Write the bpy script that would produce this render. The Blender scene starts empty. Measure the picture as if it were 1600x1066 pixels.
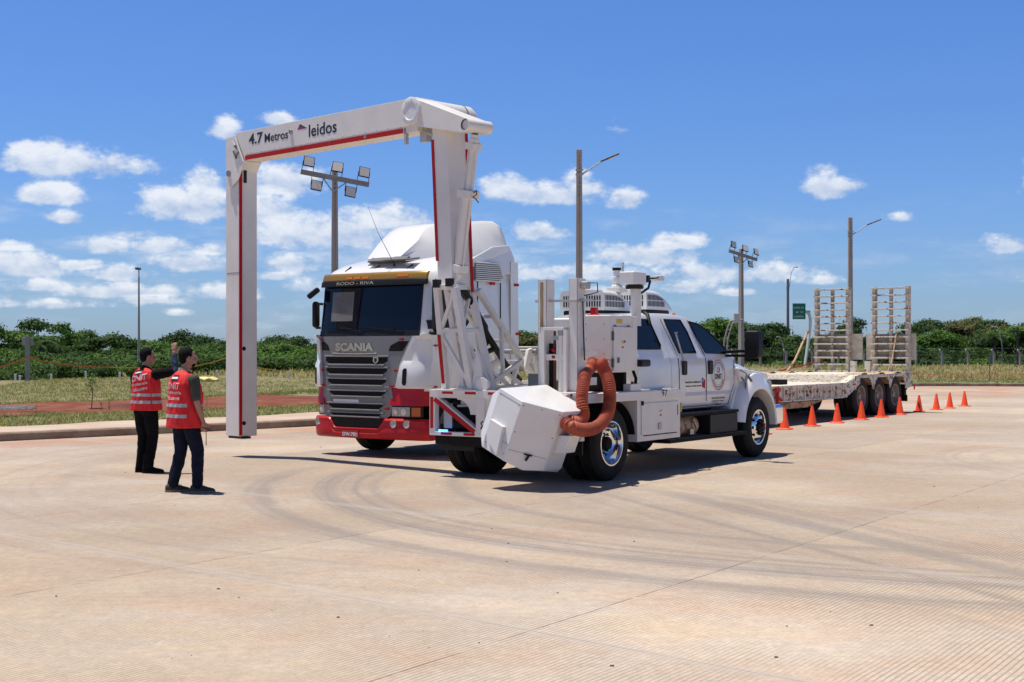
import bpy, bmesh, math, random
import numpy as np
from mathutils import Vector, Matrix
from math import radians, sin, cos, pi, sqrt
random.seed(7)
SCN = bpy.context.scene
# ------------------------------------------------------------------ camera
cam_d = bpy.data.cameras.new('camera'); cam = bpy.data.objects.new('camera', cam_d)
SCN.collection.objects.link(cam); SCN.camera = cam
cam.location = (0, 0, 1.75); cam.rotation_euler = (radians(90), 0, 0)
cam_d.sensor_width = 36; cam_d.lens = 36*2150/1600; cam_d.shift_y = 12/1600
cam_d.clip_end = 4000; cam_d.clip_start = 0.1
SCN.view_settings.view_transform = 'Standard'; SCN.view_settings.look = 'None'
SCN.view_settings.exposure = 0.14; SCN.view_settings.gamma = 1.0
# ------------------------------------------------------------------ sun + sky
SUN_EL, SUN_AZ = 76.0, -70.0      # azimuth measured from +Y towards +X
sd = Vector((sin(radians(SUN_AZ))*cos(radians(SUN_EL)), cos(radians(SUN_AZ))*cos(radians(SUN_EL)), sin(radians(SUN_EL))))
sun_d = bpy.data.lights.new('sun', 'SUN'); sun_d.energy = 5.0; sun_d.angle = radians(0.53); sun_d.color = (1.0, .945, .865)
sun = bpy.data.objects.new('sun', sun_d); SCN.collection.objects.link(sun)
sun.rotation_euler = sd.to_track_quat('Z', 'Y').to_euler()
W = bpy.data.worlds.new('World'); SCN.world = W; W.use_nodes = True
nt = W.node_tree; N = nt.nodes; L = nt.links; N.clear()
def mk(t, nodes=None, **k):
    n = (nodes or N).new(t)
    for a, b in k.items(): setattr(n, a, b)
    return n
def mth(op, a, b=None, c=None, N_=None, L_=None, clamp=False):
    n = (N_ or N).new('ShaderNodeMath'); n.operation = op; n.use_clamp = clamp
    for i, v in enumerate((a, b, c)):
        if v is None: continue
        if isinstance(v, (int, float)): n.inputs[i].default_value = v
        else: (L_ or L).new(v, n.inputs[i])
    return n.outputs[0]
sky = mk('ShaderNodeTexSky', sky_type='NISHITA', sun_disc=False, sun_elevation=radians(SUN_EL), sun_rotation=radians(SUN_AZ),
         altitude=100, air_density=1.0, dust_density=0.35, ozone_density=2.2)
tc = mk('ShaderNodeTexCoord'); sp = mk('ShaderNodeSeparateXYZ'); L.new(tc.outputs['Generated'], sp.inputs[0])
az = mth('ARCTAN2', sp.outputs[0], sp.outputs[1]); el = mth('ARCSINE', sp.outputs[2])
# grade of the blue from the horizon up
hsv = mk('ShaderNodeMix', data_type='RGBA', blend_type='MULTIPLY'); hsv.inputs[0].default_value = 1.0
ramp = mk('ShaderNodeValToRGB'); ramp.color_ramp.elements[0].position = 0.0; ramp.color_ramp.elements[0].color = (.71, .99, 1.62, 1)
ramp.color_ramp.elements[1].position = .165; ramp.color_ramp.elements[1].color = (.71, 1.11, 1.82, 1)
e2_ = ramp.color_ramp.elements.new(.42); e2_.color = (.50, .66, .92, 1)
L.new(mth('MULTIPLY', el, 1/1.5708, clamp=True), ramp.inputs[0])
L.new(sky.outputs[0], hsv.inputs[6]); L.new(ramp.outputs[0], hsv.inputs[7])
nz = mk('ShaderNodeTexNoise'); nz.inputs['Scale'].default_value = 1; nz.inputs['Detail'].default_value = 9; nz.inputs['Roughness'].default_value = .62
cv = mk('ShaderNodeCombineXYZ'); L.new(mth('MULTIPLY', az, 26), cv.inputs[0]); L.new(mth('MULTIPLY', el, 40), cv.inputs[1])
L.new(cv.outputs[0], nz.inputs['Vector'])
nz2 = mk('ShaderNodeTexNoise'); nz2.inputs['Scale'].default_value = 1; nz2.inputs['Detail'].default_value = 7; nz2.inputs['Roughness'].default_value = .6
cv2 = mk('ShaderNodeCombineXYZ'); L.new(mth('MULTIPLY', az, 62), cv2.inputs[0]); L.new(mth('MULTIPLY', el, 96), cv2.inputs[1]); cv2.inputs[2].default_value = 3.3
L.new(cv2.outputs[0], nz2.inputs['Vector'])
CL = [(110,268,118,25,1),(60,255,60,18,1),(85,315,48,18,1),(105,350,32,11,.9),(300,325,78,32,1),(325,300,40,36,1),(355,208,22,17,.9),(432,190,26,12,.9),(30,418,66,26,1),(165,390,44,15,.9),(250,388,56,14,.9),(300,412,75,17,.95),
(185,430,62,15,.8),(190,458,100,13,.85),(70,478,90,8,.6),(240,470,60,8,.6),(420,432,50,9,.7),(620,470,60,9,.5),(930,455,80,9,.6),(1150,458,50,7,.6),(1490,400,22,6,.4),(20,395,40,10,.7),(330,395,40,12,.8),(130,420,50,10,.8),(210,375,40,9,.6),(45,452,70,12,.7),(445,285,62,32,1),(520,362,130,34,1),(590,342,70,26,1),(420,330,50,36,.9),(455,412,56,17,.9),(480,447,42,14,.9),(790,292,50,26,1),(850,302,95,21,1),(908,290,36,24,1),
(980,312,29,18,1),(840,360,46,19,1),(1010,398,80,24,1),(1045,380,50,18,1),(960,425,90,16,.8),(1110,425,56,20,1),(1060,448,60,12,.8),(1200,428,58,18,.9),(840,425,70,16,.8),(1297,296,45,22,1),(1405,347,18,9,.7),(1580,393,36,15,1),
(1295,440,30,8,.6),(285,490,22,6,.7),(340,458,60,14,.75),(1700,300,90,30,1),(-120,330,90,30,1),(1750,430,120,22,.9),(-90,470,120,16,.8),(700,460,90,14,.6),(560,190,18,6,.4),(965,200,16,8,.35)]
acc = None; shade = None
wob = mth('SUBTRACT', nz.outputs[0], .5); wob2 = mth('SUBTRACT', nz2.outputs[0], .5)
for (cx, cy, rx, ry, st) in CL:
    ca, ce = math.atan((cx-800)/2150), math.atan((545-cy)/2150)
    dx = mth('MULTIPLY', mth('SUBTRACT', az, ca), 2150/(rx*1.12))
    e0 = mth('SUBTRACT', el, ce-ry*.25/2150)
    up = mth('MULTIPLY', e0, 2150/(ry*1.35)); dn = mth('MULTIPLY', e0, -2150/(ry*.72))
    dy = mth('MAXIMUM', up, dn)
    r = mth('SQRT', mth('ADD', mth('MULTIPLY', dx, dx), mth('MULTIPLY', dy, dy)))
    m = mth('MULTIPLY', mth('SUBTRACT', 1.0, r), st)
    acc = m if acc is None else mth('MAXIMUM', acc, m)
    g = mth('MULTIPLY', mth('MULTIPLY', m, 5.0, clamp=True), up)
    shade = g if shade is None else mth('MAXIMUM', shade, g)
d0 = mth('ADD', mth('ADD', acc, mth('MULTIPLY', wob, 2.3)), mth('MULTIPLY', wob2, 1.15))
mr = mk('ShaderNodeMapRange', interpolation_type='SMOOTHSTEP'); L.new(d0, mr.inputs[0])
mr.inputs[1].default_value = -.09; mr.inputs[2].default_value = .56
cm = mk('ShaderNodeMix', data_type='RGBA')
cr = mk('ShaderNodeMapRange'); L.new(mth('ADD', mth('MULTIPLY', wob2, 2.2), mth('ADD', shade, mth('MULTIPLY', wob, 1.2))), cr.inputs[0])
cr.inputs[1].default_value = -.35; cr.inputs[2].default_value = .75
L.new(cr.outputs[0], cm.inputs[0])
cm.inputs[6].default_value = (6.4, 7.9, 10.6, 1); cm.inputs[7].default_value = (12.4, 12.8, 13.4, 1)
nz3 = mk('ShaderNodeTexNoise'); nz3.inputs['Scale'].default_value = 1; nz3.inputs['Detail'].default_value = 8; nz3.inputs['Roughness'].default_value = .6
cv3 = mk('ShaderNodeCombineXYZ'); L.new(mth('MULTIPLY', az, 13), cv3.inputs[0]); L.new(mth('MULTIPLY', el, 52), cv3.inputs[1]); cv3.inputs[2].default_value = 8.1; L.new(cv3.outputs[0], nz3.inputs['Vector'])
def mrange(x, a, b, c=0., d=1.):
    n_ = mk('ShaderNodeMapRange', interpolation_type='SMOOTHSTEP'); L.new(x, n_.inputs[0])
    for i_, v_ in enumerate((a, b, c, d)): n_.inputs[i_+1].default_value = v_
    return n_.outputs[0]
wisp = mth('MULTIPLY', mth('MULTIPLY', mrange(nz3.outputs[0], .47, .72), mth('MULTIPLY', mrange(el, .0, .03), mrange(el, .07, .12, 1, 0))), mrange(az, -.02, .2, .62, .22))
fm = mk('ShaderNodeMix', data_type='RGBA')
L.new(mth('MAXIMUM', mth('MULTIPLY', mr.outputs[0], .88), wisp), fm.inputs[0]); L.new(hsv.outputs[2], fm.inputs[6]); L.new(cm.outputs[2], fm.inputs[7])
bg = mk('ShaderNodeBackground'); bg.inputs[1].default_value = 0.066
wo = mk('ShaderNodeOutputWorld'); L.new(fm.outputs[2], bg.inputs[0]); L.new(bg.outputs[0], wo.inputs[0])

# ------------------------------------------------------------------ frames
class Fr:   # a vehicle's own ground frame (origin, heading) and the places on its planes
    def __init__(s, ox, oy, ang): s.o = (ox, oy); s.ang = radians(ang); s.c = cos(s.ang); s.s = sin(s.ang)
    def to(s, x, y): x -= s.o[0]; y -= s.o[1]; return (x*s.c+y*s.s, -x*s.s+y*s.c)
    def w(s, x, y): return (s.o[0]+x*s.c-y*s.s, s.o[1]+x*s.s+y*s.c)
    def hit(s, px, py, ax, v):
        a = s.to(0, 0); o = (a[0], a[1], 1.75); e = ((px-800)/2150., 1.)
        d = (e[0]*s.c+e[1]*s.s, -e[0]*s.s+e[1]*s.c, -(py-545)/2150.)
        t = (v-o[ax])/d[ax]; return Vector([o[i]+t*d[i] for i in range(3)])
    def X(s, px, py, v): return s.hit(px, py, 0, v)
    def Y(s, px, py, v): return s.hit(px, py, 1, v)
SC = Fr(-2.34, 22.2, 54); FO = Fr(1.32, 18.2, 56); GA = Fr(-1.308, 19.0, 135)
def G2F(p): x, y = GA.w(p[0], p[1]); x, y = FO.to(x, y); return Vector((x, y, p[2]))

# ------------------------------------------------------------------ mesh helpers
class MB:
    def __init__(s): s.v = []; s.f = []; s.m = []; s.mi = 0
    def add(s, vs, fs):
        b = len(s.v); s.v += [Vector(p) for p in vs]
        for f in fs: s.f.append([b+i for i in f]); s.m.append(s.mi)
        return s
    def box(s, a, b):
        x0, y0, z0 = a; x1, y1, z1 = b
        return s.add([(x0,y0,z0),(x1,y0,z0),(x1,y1,z0),(x0,y1,z0),(x0,y0,z1),(x1,y0,z1),(x1,y1,z1),(x0,y1,z1)],
                     [(0,3,2,1),(4,5,6,7),(0,1,5,4),(1,2,6,5),(2,3,7,6),(3,0,4,7)])
    def basis(s, d, up):
        d = Vector(d).normalized(); up = Vector(up)
        if abs(d.dot(up)) > .98: up = Vector((1, 0, 0)) if abs(d.x) < .9 else Vector((0, 1, 0))
        r = d.cross(up).normalized(); return d, r, r.cross(d)
    def bar(s, p, q, w, h=None, up=(0,0,1)):
        h = h or w; p = Vector(p); q = Vector(q); d, r, u = s.basis(q-p, up)
        vs = [c+r*(a*w/2)+u*(b*h/2) for c in (p, q) for a, b in ((-1,-1),(1,-1),(1,1),(-1,1))]
        return s.add(vs, [(0,1,2,3),(7,6,5,4),(0,4,5,1),(1,5,6,2),(2,6,7,3),(3,7,4,0)])
    def tube(s, pts, r, n=12, caps=True, up=(0,0,1)):
        pts = [Vector(p) for p in pts]; rs = r if isinstance(r, (list, tuple)) else [r]*len(pts)
        vs = []; fs = []; pr = None
        for i, p in enumerate(pts):
            d = (pts[min(i+1, len(pts)-1)]-pts[max(i-1, 0)])
            if d.length < 1e-6: d = Vector((0,0,1))
            d.normalize()
            if pr is None: _, pr, u = s.basis(d, up)
            pr = (pr-d*pr.dot(d)).normalized(); u = pr.cross(d)
            vs += [p+(pr*cos(2*pi*k/n)+u*sin(2*pi*k/n))*rs[i] for k in range(n)]
        for i in range(len(pts)-1):
            for k in range(n):
                a = i*n+k; b = i*n+(k+1) % n; fs.append((a, a+n, b+n, b))
        if caps: fs += [tuple(range(n)), tuple(reversed(range((len(pts)-1)*n, len(pts)*n)))]
        return s.add(vs, fs)
    def prism(s, poly, vec):
        n = len(poly); vec = Vector(vec); vs = [Vector(p) for p in poly]; vs += [p+vec for p in vs]
        return s.add(vs, [tuple(range(n)), tuple(reversed(range(n, 2*n)))]+[(i, i+n, (i+1) % n+n, (i+1) % n) for i in range(n)])
    def lathe(s, prof, c, axis, n=32, closed=False):   # prof: (radius, along axis)
        c = Vector(c); d, r, u = s.basis(axis, (0,0,1)); vs = []; fs = []
        for (R, h) in prof: vs += [c+d*h+(r*cos(2*pi*k/n)+u*sin(2*pi*k/n))*R for k in range(n)]
        for i in range(len(prof)-1):
            for k in range(n):
                a = i*n+k; b = i*n+(k+1) % n; fs.append((a, b, b+n, a+n))
        if closed: fs += [tuple(reversed(range(n))), tuple(range((len(prof)-1)*n, len(prof)*n))]
        return s.add(vs, fs)
    def loft(s, rings, caps=True, closed=True):
        n = len(rings[0]); vs = [p for r in rings for p in r]; fs = []
        for i in range(len(rings)-1):
            for k in range(n if closed else n-1):
                a = i*n+k; b = i*n+(k+1) % n; fs.append((a, b, b+n, a+n))
        if caps: fs += [tuple(reversed(range(n))), tuple(range((len(rings)-1)*n, len(rings)*n))]
        return s.add(vs, fs)
    def ell(s, c, r, n=14, m=9, rot=None):
        c = Vector(c); rings = []
        for i in range(1, m):
            t = pi*i/m; ring = []
            for k in range(n):
                p = Vector((r[0]*sin(t)*cos(2*pi*k/n), r[1]*sin(t)*sin(2*pi*k/n), -r[2]*cos(t)))
                if rot: p = rot @ p
                ring.append(c+p)
            rings.append(ring)
        return s.loft(rings)
    def merge(s, o, fn=None):
        b = len(s.v); s.v += [Vector(fn(p)) if fn else p.copy() for p in o.v]
        for f, m in zip(o.f, o.m): s.f.append([b+i for i in f]); s.m.append(m)
        return s
    def map(s, fn): s.v = [Vector(fn(p)) for p in s.v]; return s
SPLIT = {'mud_flap','air_intake','ramp_side_plate','reflective_tape','roof_hook','reflector_sticker','marker_lamp','fog_lamp','door_handle','wiper','headlight','roof_marker','ramp_bracket','side_beam','running_board','hose_clamp','cabinet_bracket','black_block','dark_pad','stop_bracket','sensor_port','hinge','red_stripe','rivet','latch_linkage','deflector_fin','ram_collar','bracket','gap_line','windscreen_seal','vent_plate','pivot_bracket','red_cap','equipment','deck_fitting','cabinet_side','sticker','lens','step'}
def pieces(mb):
    n = len(mb.v); p = list(range(n))
    def fd(a):
        while p[a] != a: p[a] = p[p[a]]; a = p[a]
        return a
    for f in mb.f:
        r = fd(f[0])
        for i in f[1:]: p[fd(i)] = r
    g = {}
    for f, m in zip(mb.f, mb.m): g.setdefault(fd(f[0]), []).append((f, m))
    out = []
    for fs in g.values():
        ids = sorted({i for f, _ in fs for i in f}); mp = {a: b for b, a in enumerate(ids)}; q = MB(); q.v = [mb.v[i] for i in ids]
        q.f = [[mp[i] for i in f] for f, _ in fs]; q.m = [m for _, m in fs]; out.append(q)
    return out
def obj(name, mb, mats, parent=None, **k):
    if name in SPLIT:
        ps = pieces(mb)
        if 1 < len(ps) <= 16: return [obj1(name, q, mats, parent, **k) for q in ps][0]
    return obj1(name, mb, mats, parent, **k)
def obj1(name, mb, mats, parent=None, bevel=0, smooth=38, recalc=True, seg=2, loc=None):
    me = bpy.data.meshes.new(name); me.from_pydata([tuple(p) for p in mb.v], [], mb.f)
    mats = mats if isinstance(mats, (list, tuple)) else [mats]
    for m in mats: me.materials.append(m)
    if len(mats) > 1: me.polygons.foreach_set('material_index', mb.m)
    if recalc:
        bm = bmesh.new(); bm.from_mesh(me); bmesh.ops.recalc_face_normals(bm, faces=bm.faces); bm.to_mesh(me); bm.free()
    if smooth:
        me.polygons.foreach_set('use_smooth', [True]*len(me.polygons)); me.set_sharp_from_angle(angle=radians(smooth))
    me.update()
    o = bpy.data.objects.new(name, me); SCN.collection.objects.link(o)
    if parent: o.parent = parent
    if loc: o.location = loc
    if bevel:
        b = o.modifiers.new('bevel', 'BEVEL'); b.width = bevel; b.segments = seg; b.limit_method = 'ANGLE'; b.angle_limit = radians(32); b.harden_normals = True
    return o
def tag(o, label, cat, group=None, kind=None):
    if label: o['label'] = label
    if cat: o['category'] = cat
    if group: o['group'] = group
    if kind: o['kind'] = kind
    return o
def thing(name, label, cat, loc=(0,0,0), rz=0, group=None):
    o = bpy.data.objects.new(name, None); SCN.collection.objects.link(o); o.location = loc; o.rotation_euler = (0, 0, rz)
    o.empty_display_size = .3
    return tag(o, label, cat, group)
def copy_tree(o, parent=None):
    c = o.copy(); SCN.collection.objects.link(c)
    if parent: c.parent = parent
    for ch in [x for x in bpy.data.objects if x.parent == o]: copy_tree(ch, c)
    return c
def text_mb(body, origin, right, up, width=None, height=.1, bold=.0, thick=.0015, fn=None, shear=0, sub=False):
    cu = bpy.data.curves.new('t', 'FONT'); cu.body = body; cu.size = 1; cu.offset = bold; cu.extrude = .02; cu.shear = shear; cu.resolution_u = 3
    o = bpy.data.objects.new('t', cu); SCN.collection.objects.link(o)
    bpy.context.view_layer.update()
    me = bpy.data.meshes.new_from_object(o.evaluated_get(bpy.context.evaluated_depsgraph_get()))
    bpy.data.objects.remove(o)
    vs = [v.co.copy() for v in me.vertices]; fs = [list(p.vertices) for p in me.polygons]; bpy.data.meshes.remove(me)
    x0 = min(v.x for v in vs); x1 = max(v.x for v in vs); y0 = min(v.y for v in vs); y1 = max(v.y for v in vs)
    sy = height/(y1-y0); sx = (width/(x1-x0)) if width else sy
    origin = Vector(origin); right = Vector(right).normalized(); up = Vector(up).normalized(); n = right.cross(up)
    mb = MB(); mb.add([origin+right*((v.x-x0)*sx)+up*((v.y-y0)*sy)+n*(thick if v.z > 0 else -.0005) for v in vs], fs)
    return mb

# ------------------------------------------------------------------ materials
def mat(name, col, rough=.5, metal=0, var=.0, scale=3., col2=None, bump=0., bscale=40., coat=0., detail=6, thr=None, spec=None, trans=0, emit=None, stretch=None):
    m = bpy.data.materials.new(name); m.use_nodes = True; t = m.node_tree; P = t.nodes['Principled BSDF']
    P.inputs['Base Color'].default_value = (*col, 1); P.inputs['Roughness'].default_value = rough; P.inputs['Metallic'].default_value = metal
    if coat: P.inputs['Coat Weight'].default_value = coat; P.inputs['Coat Roughness'].default_value = .06
    if spec is not None: P.inputs['Specular IOR Level'].default_value = spec
    if emit: P.inputs['Emission Color'].default_value = (*emit[0], 1); P.inputs['Emission Strength'].default_value = emit[1]
    if var or col2 or bump:
        c = t.nodes.new('ShaderNodeTexCoord'); vec = c.outputs['Object']
        if stretch:
            mp = t.nodes.new('ShaderNodeMapping'); mp.inputs['Scale'].default_value = stretch; t.links.new(vec, mp.inputs[0]); vec = mp.outputs[0]
    if var or col2:
        n = t.nodes.new('ShaderNodeTexNoise'); n.inputs['Scale'].default_value = scale; n.inputs['Detail'].default_value = detail; n.inputs['Roughness'].default_value = .6
        t.links.new(vec, n.inputs['Vector'])
        r = t.nodes.new('ShaderNodeValToRGB'); lo, hi = thr or (.3, .7)
        r.color_ramp.elements[0].position = lo; r.color_ramp.elements[1].position = hi
        c2 = col2 or tuple(x*(1-var) for x in col)
        r.color_ramp.elements[0].color = (*c2, 1); r.color_ramp.elements[1].color = (*col, 1)
        t.links.new(n.outputs[0], r.inputs[0]); t.links.new(r.outputs[0], P.inputs['Base Color'])
    if bump:
        n2 = t.nodes.new('ShaderNodeTexNoise'); n2.inputs['Scale'].default_value = bscale; n2.inputs['Detail'].default_value = 5
        t.links.new(vec, n2.inputs['Vector'])
        b = t.nodes.new('ShaderNodeBump'); b.inputs['Strength'].default_value = bump; b.inputs['Distance'].default_value = .01
        t.links.new(n2.outputs[0], b.inputs['Height']); t.links.new(b.outputs[0], P.inputs['Normal'])
    return m
M = {}
M['white'] = mat('white_paint', (.79,.775,.745), .32, var=.10, scale=2.2, coat=.35, bump=.02, bscale=3)
M['gwhite'] = mat('white_powder_coat', (.785,.745,.69), .42, var=.14, scale=1.6, col2=(.68,.64,.585), thr=(.22,.62), bump=.04, bscale=9)
M['cwhite'] = mat('cab_white', (.80,.79,.77), .22, var=.05, scale=1.5, coat=.6)
M['dirtywhite'] = mat('weathered_white', (.62,.58,.51), .6, scale=3.2, col2=(.14,.075,.045), thr=(.36,.46), bump=.2, bscale=30, detail=9)
M['rustwhite'] = mat('rusty_white', (.66,.61,.52), .6, scale=9, col2=(.16,.08,.045), thr=(.41,.47), bump=.2, bscale=30, detail=8)
M['deck'] = mat('worn_deck', (.66,.59,.47), .7, scale=6.5, col2=(.13,.075,.05), thr=(.37,.43), bump=.3, bscale=25, detail=9, stretch=(.7,2.4,1))
M['red'] = mat('red_paint', (.50,.008,.014), .38, var=.12, spec=.35)
M['tape'] = mat('red_tape', (.50,.010,.010), .55, spec=.25, var=.15, scale=30)
M['silver'] = mat('silver_grey_paint', (.225,.222,.218), .42, .2, var=.1, coat=.2)
M['black'] = mat('black_plastic', (.010,.010,.011), .5, var=.3, scale=9, spec=.3)
M['dark'] = mat('chassis_black', (.012,.011,.010), .75, var=.45, scale=5, bump=.2, spec=.2)
M['mesh'] = mat('grille_black', (.014,.013,.013), .7, var=.5, scale=60, spec=.2)
M['tyre'] = mat('tyre_rubber', (.012,.011,.011), .8, var=.35, scale=7, col2=(.024,.021,.019), bump=.2, bscale=60, spec=.25)
M['dtyre'] = mat('dusty_tyre', (.030,.025,.021), .9, var=.4, scale=6, bump=.2, bscale=60)
M['chrome'] = mat('polished_alloy', (.82,.82,.83), .08, 1.0, var=.06, scale=5)
M['steel'] = mat('steel', (.42,.41,.40), .35, .9, var=.2)
M['rim'] = mat('dusty_rim', (.36,.31,.26), .5, .4, var=.4, scale=8)
M['glass'] = mat('tinted_glass', (.005,.006,.008), .05, 0, spec=.22)
M['wglass'] = mat('windscreen_glass', (.004,.006,.012), .04, 0, spec=.28)
M['gold'] = mat('gold_visor', (.36,.20,.035), .35, .35, var=.15, scale=5, coat=.3)
M['letter'] = mat('champagne_letters', (.62,.58,.44), .3, .6, var=.1)
M['navy'] = mat('dark_lettering', (.015,.018,.03), .5)
M['magenta'] = mat('magenta_mark', (.32,.02,.17), .5)
M['wtxt'] = mat('white_lettering', (.8,.8,.8), .5)
M['lamp'] = mat('lamp_lens', (.55,.52,.46), .25, .1, var=.35, scale=25, coat=.3)
M['bulb'] = mat('reflector_bowl', (.80,.74,.60), .45, .3)
M['amber'] = mat('amber_lens', (.62,.15,.03), .3, spec=.3)
M['blueled'] = mat('blue_led', (.05,.25,.9), .3, emit=((.05,.3,1), 4))
M['hose'] = mat('orange_hose', (.47,.105,.055), .6, var=.35, scale=6, spec=.3)
M['yellow'] = mat('yellow_sticker', (.65,.45,.04), .5)
M['galv'] = mat('galvanised', (.50,.50,.49), .5, .3, var=.15)
M['panel'] = mat('led_panel', (.78,.72,.62), .35, var=.08, scale=40)
M['pole'] = mat('concrete_pole', (.50,.445,.39), .85, var=.25, scale=4, bump=.3, bscale=30, stretch=(1,1,.25))
M['polel'] = mat('pale_concrete', (.36,.34,.31), .85, var=.25, scale=4, bump=.3)
M['cone'] = mat('orange_cone', (.95,.085,.016), .5, var=.3, scale=14, thr=(.3,.5))
M['vest'] = mat('red_vest', (.78,.016,.018), .75, var=.22, scale=7, bump=.35, bscale=14)
M['band'] = mat('reflective_band', (.42,.42,.42), .45, var=.12, scale=20)
M['blackcloth'] = mat('black_cloth', (.006,.006,.007), .9, spec=.15, var=.4, scale=9, bump=.5, bscale=12)
M['navycloth'] = mat('navy_cloth', (.011,.015,.032), .9, spec=.15, var=.4, scale=9, bump=.5, bscale=12)
M['bluecloth'] = mat('blue_sleeve', (.025,.04,.09), .85, var=.3, scale=9, bump=.5, bscale=16)
M['olive'] = mat('olive_shirt', (.055,.058,.038), .85, var=.3, scale=9, bump=.4, bscale=16)
M['collar'] = mat('pale_olive', (.30,.30,.22), .85)
M['skin'] = mat('skin', (.43,.22,.15), .5, var=.18, scale=8, spec=.4)
M['hair'] = mat('black_hair', (.007,.006,.006), .8, var=.4, scale=60, bump=.6, bscale=90, spec=.15)
M['ramp'] = mat('weathered_beige_steel', (.60,.545,.45), .65, scale=2.6, col2=(.36,.27,.19), thr=(.33,.55), bump=.15, bscale=25, detail=9)
M['shoe'] = mat('brown_shoe', (.05,.035,.022), .6, var=.5, scale=22)
M['sheet'] = mat('yellow_sheet', (.72,.60,.22), .5, bump=.3)
M['sole'] = mat('tan_sole', (.30,.21,.12), .7, var=.3)
M['grey'] = mat('grey_plastic', (.12,.12,.12), .5)
M['green'] = mat('green_sign', (.0,.17,.10), .4)
M['otape'] = mat('orange_tape', (.75,.16,.02), .5); M['ytape'] = mat('yellow_tape', (.72,.42,.02), .5)
M['redcloth'] = mat('red_strap', (.55,.02,.015), .6)
M['wood'] = mat('weathered_wood', (.07,.055,.045), .85, var=.4, scale=8, stretch=(1,.2,1))
M['strut'] = mat('rusty_strut', (.50,.33,.19), .6, scale=9, col2=(.16,.07,.035), thr=(.38,.5))
# ------------------------------------------------------------------ ground
def smoothline(pts, k=8):
    out = []
    for i in range(len(pts)-1):
        p0 = Vector(pts[max(i-1, 0)]); p1 = Vector(pts[i]); p2 = Vector(pts[i+1]); p3 = Vector(pts[min(i+2, len(pts)-1)])
        for j in range(k):
            t = j/k; out.append(.5*((2*p1)+(p2-p0)*t+(2*p0-5*p1+4*p2-p3)*t*t+(3*p1-p0-3*p2+p3)*t**3))
    out.append(Vector(pts[-1])); return out
KERB = smoothline([(-75,-37),(-40,-3.2),(-20,16),(-9.6,26),(-4.6,30.9),(1,37),(5,43),(9,51),(13,58.5),(18,63.6),(23,63.6),(30,60),(45,50),(70,32),(110,5)])
NRM = []
for i, p in enumerate(KERB):
    d = (KERB[min(i+1, len(KERB)-1)]-KERB[max(i-1, 0)]).normalized(); NRM.append(Vector((-d.y, d.x)))
LEFT = [max(0., min(1., (6-p.x)/6)) if p.x < 90 else 0 for p in KERB]     # 1 on the left run, 0 on the far right run
def hnoise(x, y, s): return (sin(x*s*1.7+1.3)*cos(y*s*1.3-.7)+sin(x*s*.6+y*s*.9+2.1)*.7)/1.7
def tz(i, d):
    p = KERB[i]+NRM[i]*d; l = LEFT[i]
    zl = .13+(.03*hnoise(p.x, p.y, 1.1) if d > 2.3 else 0)-(max(0, min(d-28, 100))*.055)
    b = math.exp(-((d-24)/9.)**2)*.42*(1+.25*hnoise(p.x, p.y, .5))+(.03*hnoise(p.x, p.y, 1.6) if d > 3 else 0)
    zr = .13+b-(max(0, min(d-34, 60))*.05)
    return zl*l+zr*(1-l)
def strip(d0, d1, nd, dz, sel=None):
    mb = MB(); idx = [i for i in range(len(KERB)) if sel is None or sel(i)]; rows = []
    for i in idx:
        rows.append([(*(KERB[i]+NRM[i]*(d0+(d1-d0)*j/nd)), tz(i, d0+(d1-d0)*j/nd)+dz) for j in range(nd+1)])
    for r in rows: mb.v += [Vector(p) for p in r]
    n = nd+1
    for a in range(len(rows)-1):
        for j in range(nd): mb.f.append([a*n+j, a*n+j+1, (a+1)*n+j+1, (a+1)*n+j]); mb.m.append(0)
    return mb
def nodes_of(m): t = m.node_tree; return t, t.nodes, t.links, t.nodes['Principled BSDF']
def gnoise(t, vec, scale, detail=5, rough=.6):
    n = t.nodes.new('ShaderNodeTexNoise'); n.inputs['Scale'].default_value = scale; n.inputs['Detail'].default_value = detail; n.inputs['Roughness'].default_value = rough
    t.links.new(vec, n.inputs['Vector']); return n.outputs[0]
def rng(t, x, a, b, c=0., d=1.):
    n = t.nodes.new('ShaderNodeMapRange'); n.interpolation_type = 'SMOOTHSTEP'; t.links.new(x, n.inputs[0])
    for i, v in enumerate((a, b, c, d)): n.inputs[i+1].default_value = v
    return n.outputs[0]
def mixc(t, fac, a, b, mode='MIX'):
    n = t.nodes.new('ShaderNodeMix'); n.data_type = 'RGBA'; n.blend_type = mode
    for i, v in ((0, fac), (6, a), (7, b)):
        if isinstance(v, (int, float)): n.inputs[i].default_value = v
        elif isinstance(v, tuple): n.inputs[i].default_value = (*v, 1)
        else: t.links.new(v, n.inputs[i])
    return n.outputs[2]
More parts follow.
